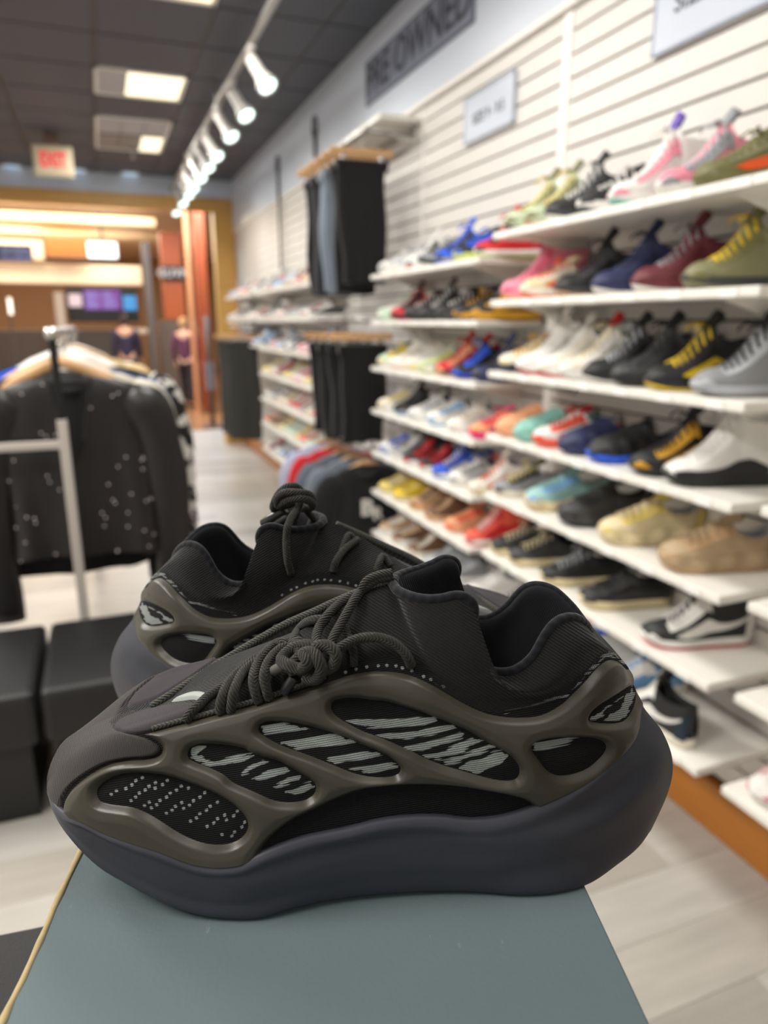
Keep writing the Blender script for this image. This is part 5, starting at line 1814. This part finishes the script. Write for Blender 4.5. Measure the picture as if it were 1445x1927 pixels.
near, lace = sneaker('sneaker', 'black knit sneaker with olive cage, nearer of the pair, toe to the left', False)
lace('shoelace', [(350, 1357, 1), (360, 1340, 3), (373, 1328, 4), (390, 1312, 4), (407, 1300, 3), (425, 1288, 2), (440, 1276, 1)])
lace('shoelace', z7([(55, 800, 1), (50, 760, 3), (65, 690, 5), (100, 610, 6), (160, 540, 5), (230, 480, 3), (300, 430, 1)]))
lace('shoelace', z7([(125, 790, 1), (130, 740, 4), (140, 670, 6), (170, 590, 7), (215, 515, 6), (275, 465, 4), (330, 430, 1)]))
lace('shoelace', z7([(315, 725, 1), (290, 660, 4), (275, 580, 7), (300, 480, 9), (360, 390, 9), (430, 330, 7), (480, 320, 4), (500, 350, 1)]))
lace('shoelace', z7([(385, 705, 1), (365, 640, 4), (350, 560, 7), (365, 480, 9), (410, 410, 8), (470, 360, 5), (510, 350, 1)]))
lace('shoelace', z7([(530, 400, 6), (550, 310, 7), (590, 230, 7), (650, 180, 6), (720, 165, 4), (770, 175, 1)]))
lace('shoelace', z7([(720, 380, 9), (705, 300, 9), (725, 220, 8), (780, 140, 7), (850, 70, 6), (930, 15, 5), (1000, -20, 5)]) + [(690, 1094, 5), (712, 1083, 4), (738, 1078, 2)])
lace('shoelace', z7([(790, 380, 9), (820, 290, 9), (870, 200, 8), (920, 110, 7), (965, 30, 5), (1010, -30, 4)]) + [(694, 1100, 4), (712, 1090, 3), (740, 1085, 1)])
lace('shoelace', z7([(800, 420, 8), (880, 350, 9), (980, 300, 9), (1090, 285, 9), (1190, 305, 8), (1270, 355, 6), (1325, 420, 4), (1350, 480, 0)]))
lace('shoelace', z7([(960, 480, 1), (960, 400, 3), (930, 300, 3), (900, 220, 2)]), 0.0018)
kn = lace('lace_knot', z7([(720, 400, 10), (660, 345, 13), (580, 350, 14), (500, 395, 14), (470, 440, 14), (520, 480, 14), (600, 500, 13), (650, 450, 17), (620, 400, 17), (680, 390, 17), (720, 440, 17),
          (740, 510, 15), (700, 570, 12), (620, 560, 11)]), 0.0027, M_CORD, near, 'knotted black cord')
lace('knot_loop', z7([(690, 380, 14), (720, 345, 17), (790, 350, 17), (835, 400, 16), (825, 470, 14), (770, 510, 12)]), 0.0026, M_CORD, kn)
lace('knot_loop', z7([(560, 540, 10), (540, 480, 11), (600, 400, 12), (560, 340, 13), (600, 310, 11)]), 0.0025, M_CORD, kn)
lace('aglet', z7([(415, 515, 6), (450, 495, 8), (500, 470, 10)]), 0.0023, M_TIP_GREY, near, 'grey plastic lace tip')
lace('aglet', z7([(490, 660, 3), (520, 610, 6), (560, 555, 8)]), 0.0023, M_TIP, near, 'black plastic lace tip')

far, lace = sneaker('sneaker', 'black knit sneaker with olive cage, farther of the pair, toe to the right', True)


def zf(pts):
    return [(200 + x * .4844, 880 + y * .4844, l) for x, y, l in pts]


lace('shoelace', zf([(718, 412, 0), (704, 360, 3), (699, 310, 4), (699, 270, 4)])[:4] + [(200 + 704 * .4844, 880 + 232 * .4844, 0, 27), (200 + 716 * .4844, 880 + 200 * .4844, 0, 22), (200 + 738 * .4844, 880 + 168 * .4844, 0, 14), (200 + 752 * .4844, 880 + 140 * .4844, 0, 8)])
lace('shoelace', zf([(880, 405, 0), (890, 370, 3), (920, 325, 4), (960, 290, 3), (975, 280, 1)]))
lace('shoelace', zf([(915, 330, 1), (930, 285, 3), (945, 262, 3), (965, 285, 1)]))
lace('shoelace', zf([(1050, 405, 0), (1060, 370, 3), (1075, 345, 3), (1105, 385, 1)]))


def zk(pts):
    return [(200 + x * .4844, 880 + y * .4844, 0, n) for x, y, n in pts]


kn = lace('lace_knot', zk([(655, 165, 2), (650, 150, 6), (670, 105, 8), (700, 78, 6), (735, 75, 0), (755, 95, -4), (740, 125, 0), (700, 145, 6), (672, 150, 9), (665, 125, 12), (690, 100, 14), (740, 98, 14), (785, 105, 10),
                           (800, 125, 4), (790, 145, -2), (760, 160, -6)]), 0.0025, M_CORD, far, 'black cord knot standing above the tongue')
lace('knot_loop', zk([(670, 150, 10), (700, 130, 14), (750, 120, 15), (790, 130, 12), (800, 150, 6), (775, 160, 2)]), 0.0025, M_CORD, kn)
lace('shoelace', zk([(770, 150, -2), (785, 175, -6), (800, 195, -8), (790, 230, -10)]))
lace('shoelace', zk([(745, 160, 9), (735, 185, 8), (728, 215, 6)]))
lace('cord_lock', zk([(612, 218, 2), (640, 200, 4), (695, 167, 6)]), 0.0032, M_TIP, far, 'glossy black plastic cord tip')
lace('cord_lock', zk([(645, 234, 6), (680, 210, 7), (725, 182, 8)]), 0.0030, M_TIP, far, 'glossy black plastic cord tip')

# ---------------------------------------------------------------- the box and the stand under it
def scuffed_card():
    m = mat('box_card', (98, 113, 116), 0.75, noise=0.10, nscale=9, bump=0.10, bscale=400, spec=0.35)
    nt = m.node_tree
    b = nt.nodes['Principled BSDF']
    src = b.inputs['Base Color'].links[0].from_socket
    tc = nt.nodes.new('ShaderNodeTexCoord')
    mp = nt.nodes.new('ShaderNodeMapping'); mp.inputs['Scale'].default_value = (160, 55, 100)
    n = nt.nodes.new('ShaderNodeTexNoise'); n.inputs['Scale'].default_value = 1.0; n.inputs['Detail'].default_value = 5
    r = nt.nodes.new('ShaderNodeValToRGB')
    r.color_ramp.elements[0].position = .70; r.color_ramp.elements[0].color = (0, 0, 0, 1)
    r.color_ramp.elements[1].position = .80; r.color_ramp.elements[1].color = (.5, .5, .5, 1)
    mx = nt.nodes.new('ShaderNodeMix'); mx.data_type = 'RGBA'
    mx.inputs[7].default_value = (*srgb(168, 180, 178), 1)
    nt.links.new(tc.outputs['Object'], mp.inputs[0]); nt.links.new(mp.outputs[0], n.inputs['Vector']); nt.links.new(n.outputs['Fac'], r.inputs[0])
    nt.links.new(r.outputs[0], mx.inputs['Factor']); nt.links.new(src, mx.inputs[6]); nt.links.new(mx.outputs[2], b.inputs['Base Color'])
    return m


bx = np.degrees(math.atan2(0.0985, 1.0))
_b = math.radians(-5.0)
b_r = math.cos(_b) * cR - math.sin(_b) * cH        # to the right along the box front
b_f = math.sin(_b) * cR + math.cos(_b) * cH        # away from the viewer along its sides
p_l0 = at_z(150, 1600, BOX_Z)
p_r0 = at_z(1110, 1685, BOX_Z)
bl, br_ = (p_l0 - n_O) @ b_r, (p_r0 - n_O) @ b_r
BOX_H = 0.13
box = thing('shoe_box', 'grey green cardboard shoe box with a worn edge, under the black sneakers', 'box', tuple(n_O), math.atan2(b_r[1], b_r[0]))
M_BOX = scuffed_card()
M_KRAFT = mat('worn_kraft', (178, 160, 118), 0.9, noise=0.25, nscale=120)
x0, x1, y0, y1 = bl, br_, -0.20, 0.152
MB().box(x0, y0, -0.022, x1, y1, 0, 0.0012).build('lid', M_BOX, box)
MB().box(x0 + 0.003, y0 + 0.003, -BOX_H, x1 - 0.003, y1 - 0.003, -0.004).build('carton', M_BOX, box)
rnd = random.Random(4)
pts = [(x0 + 0.0004 + rnd.uniform(-0.0004, 0.0004), y0 + (y1 - y0) * i / 40, -0.0006) for i in range(41)]
MB().tube(pts, [0.0012 + rnd.uniform(0, 0.0008) for _ in pts], 6).build('worn_edge', M_KRAFT, box, True)['label'] = 'frayed tan edge of the lid'

PED = BOX_Z - BOX_H
stand = thing('display_stand', 'black speckled display stand under the grey green shoe box', 'stand', (0, 0, 0))
M_PED = mat('speckled_black', (30, 30, 31), 0.6, noise=0.8, nscale=900, bump=0.6, bscale=1400)
q0, q1 = at_z(0, 1757, PED), at_z(85, 1740, PED)
dv = (q1 - q0) / np.linalg.norm(q1 - q0)
ang = math.atan2(dv[1], dv[0])
stand.location = (*q0[:2], 0)
stand.rotation_euler = (0, 0, ang)
MB().box(-0.35, -0.5, PED - 0.03, 0.26, 0, PED, 0.002).build('stand_top', M_PED, stand)
MB().box(-0.33, -0.48, 0.0, 0.24, -0.02, PED - 0.03, 0.002).build('stand_body', M_PED, stand)
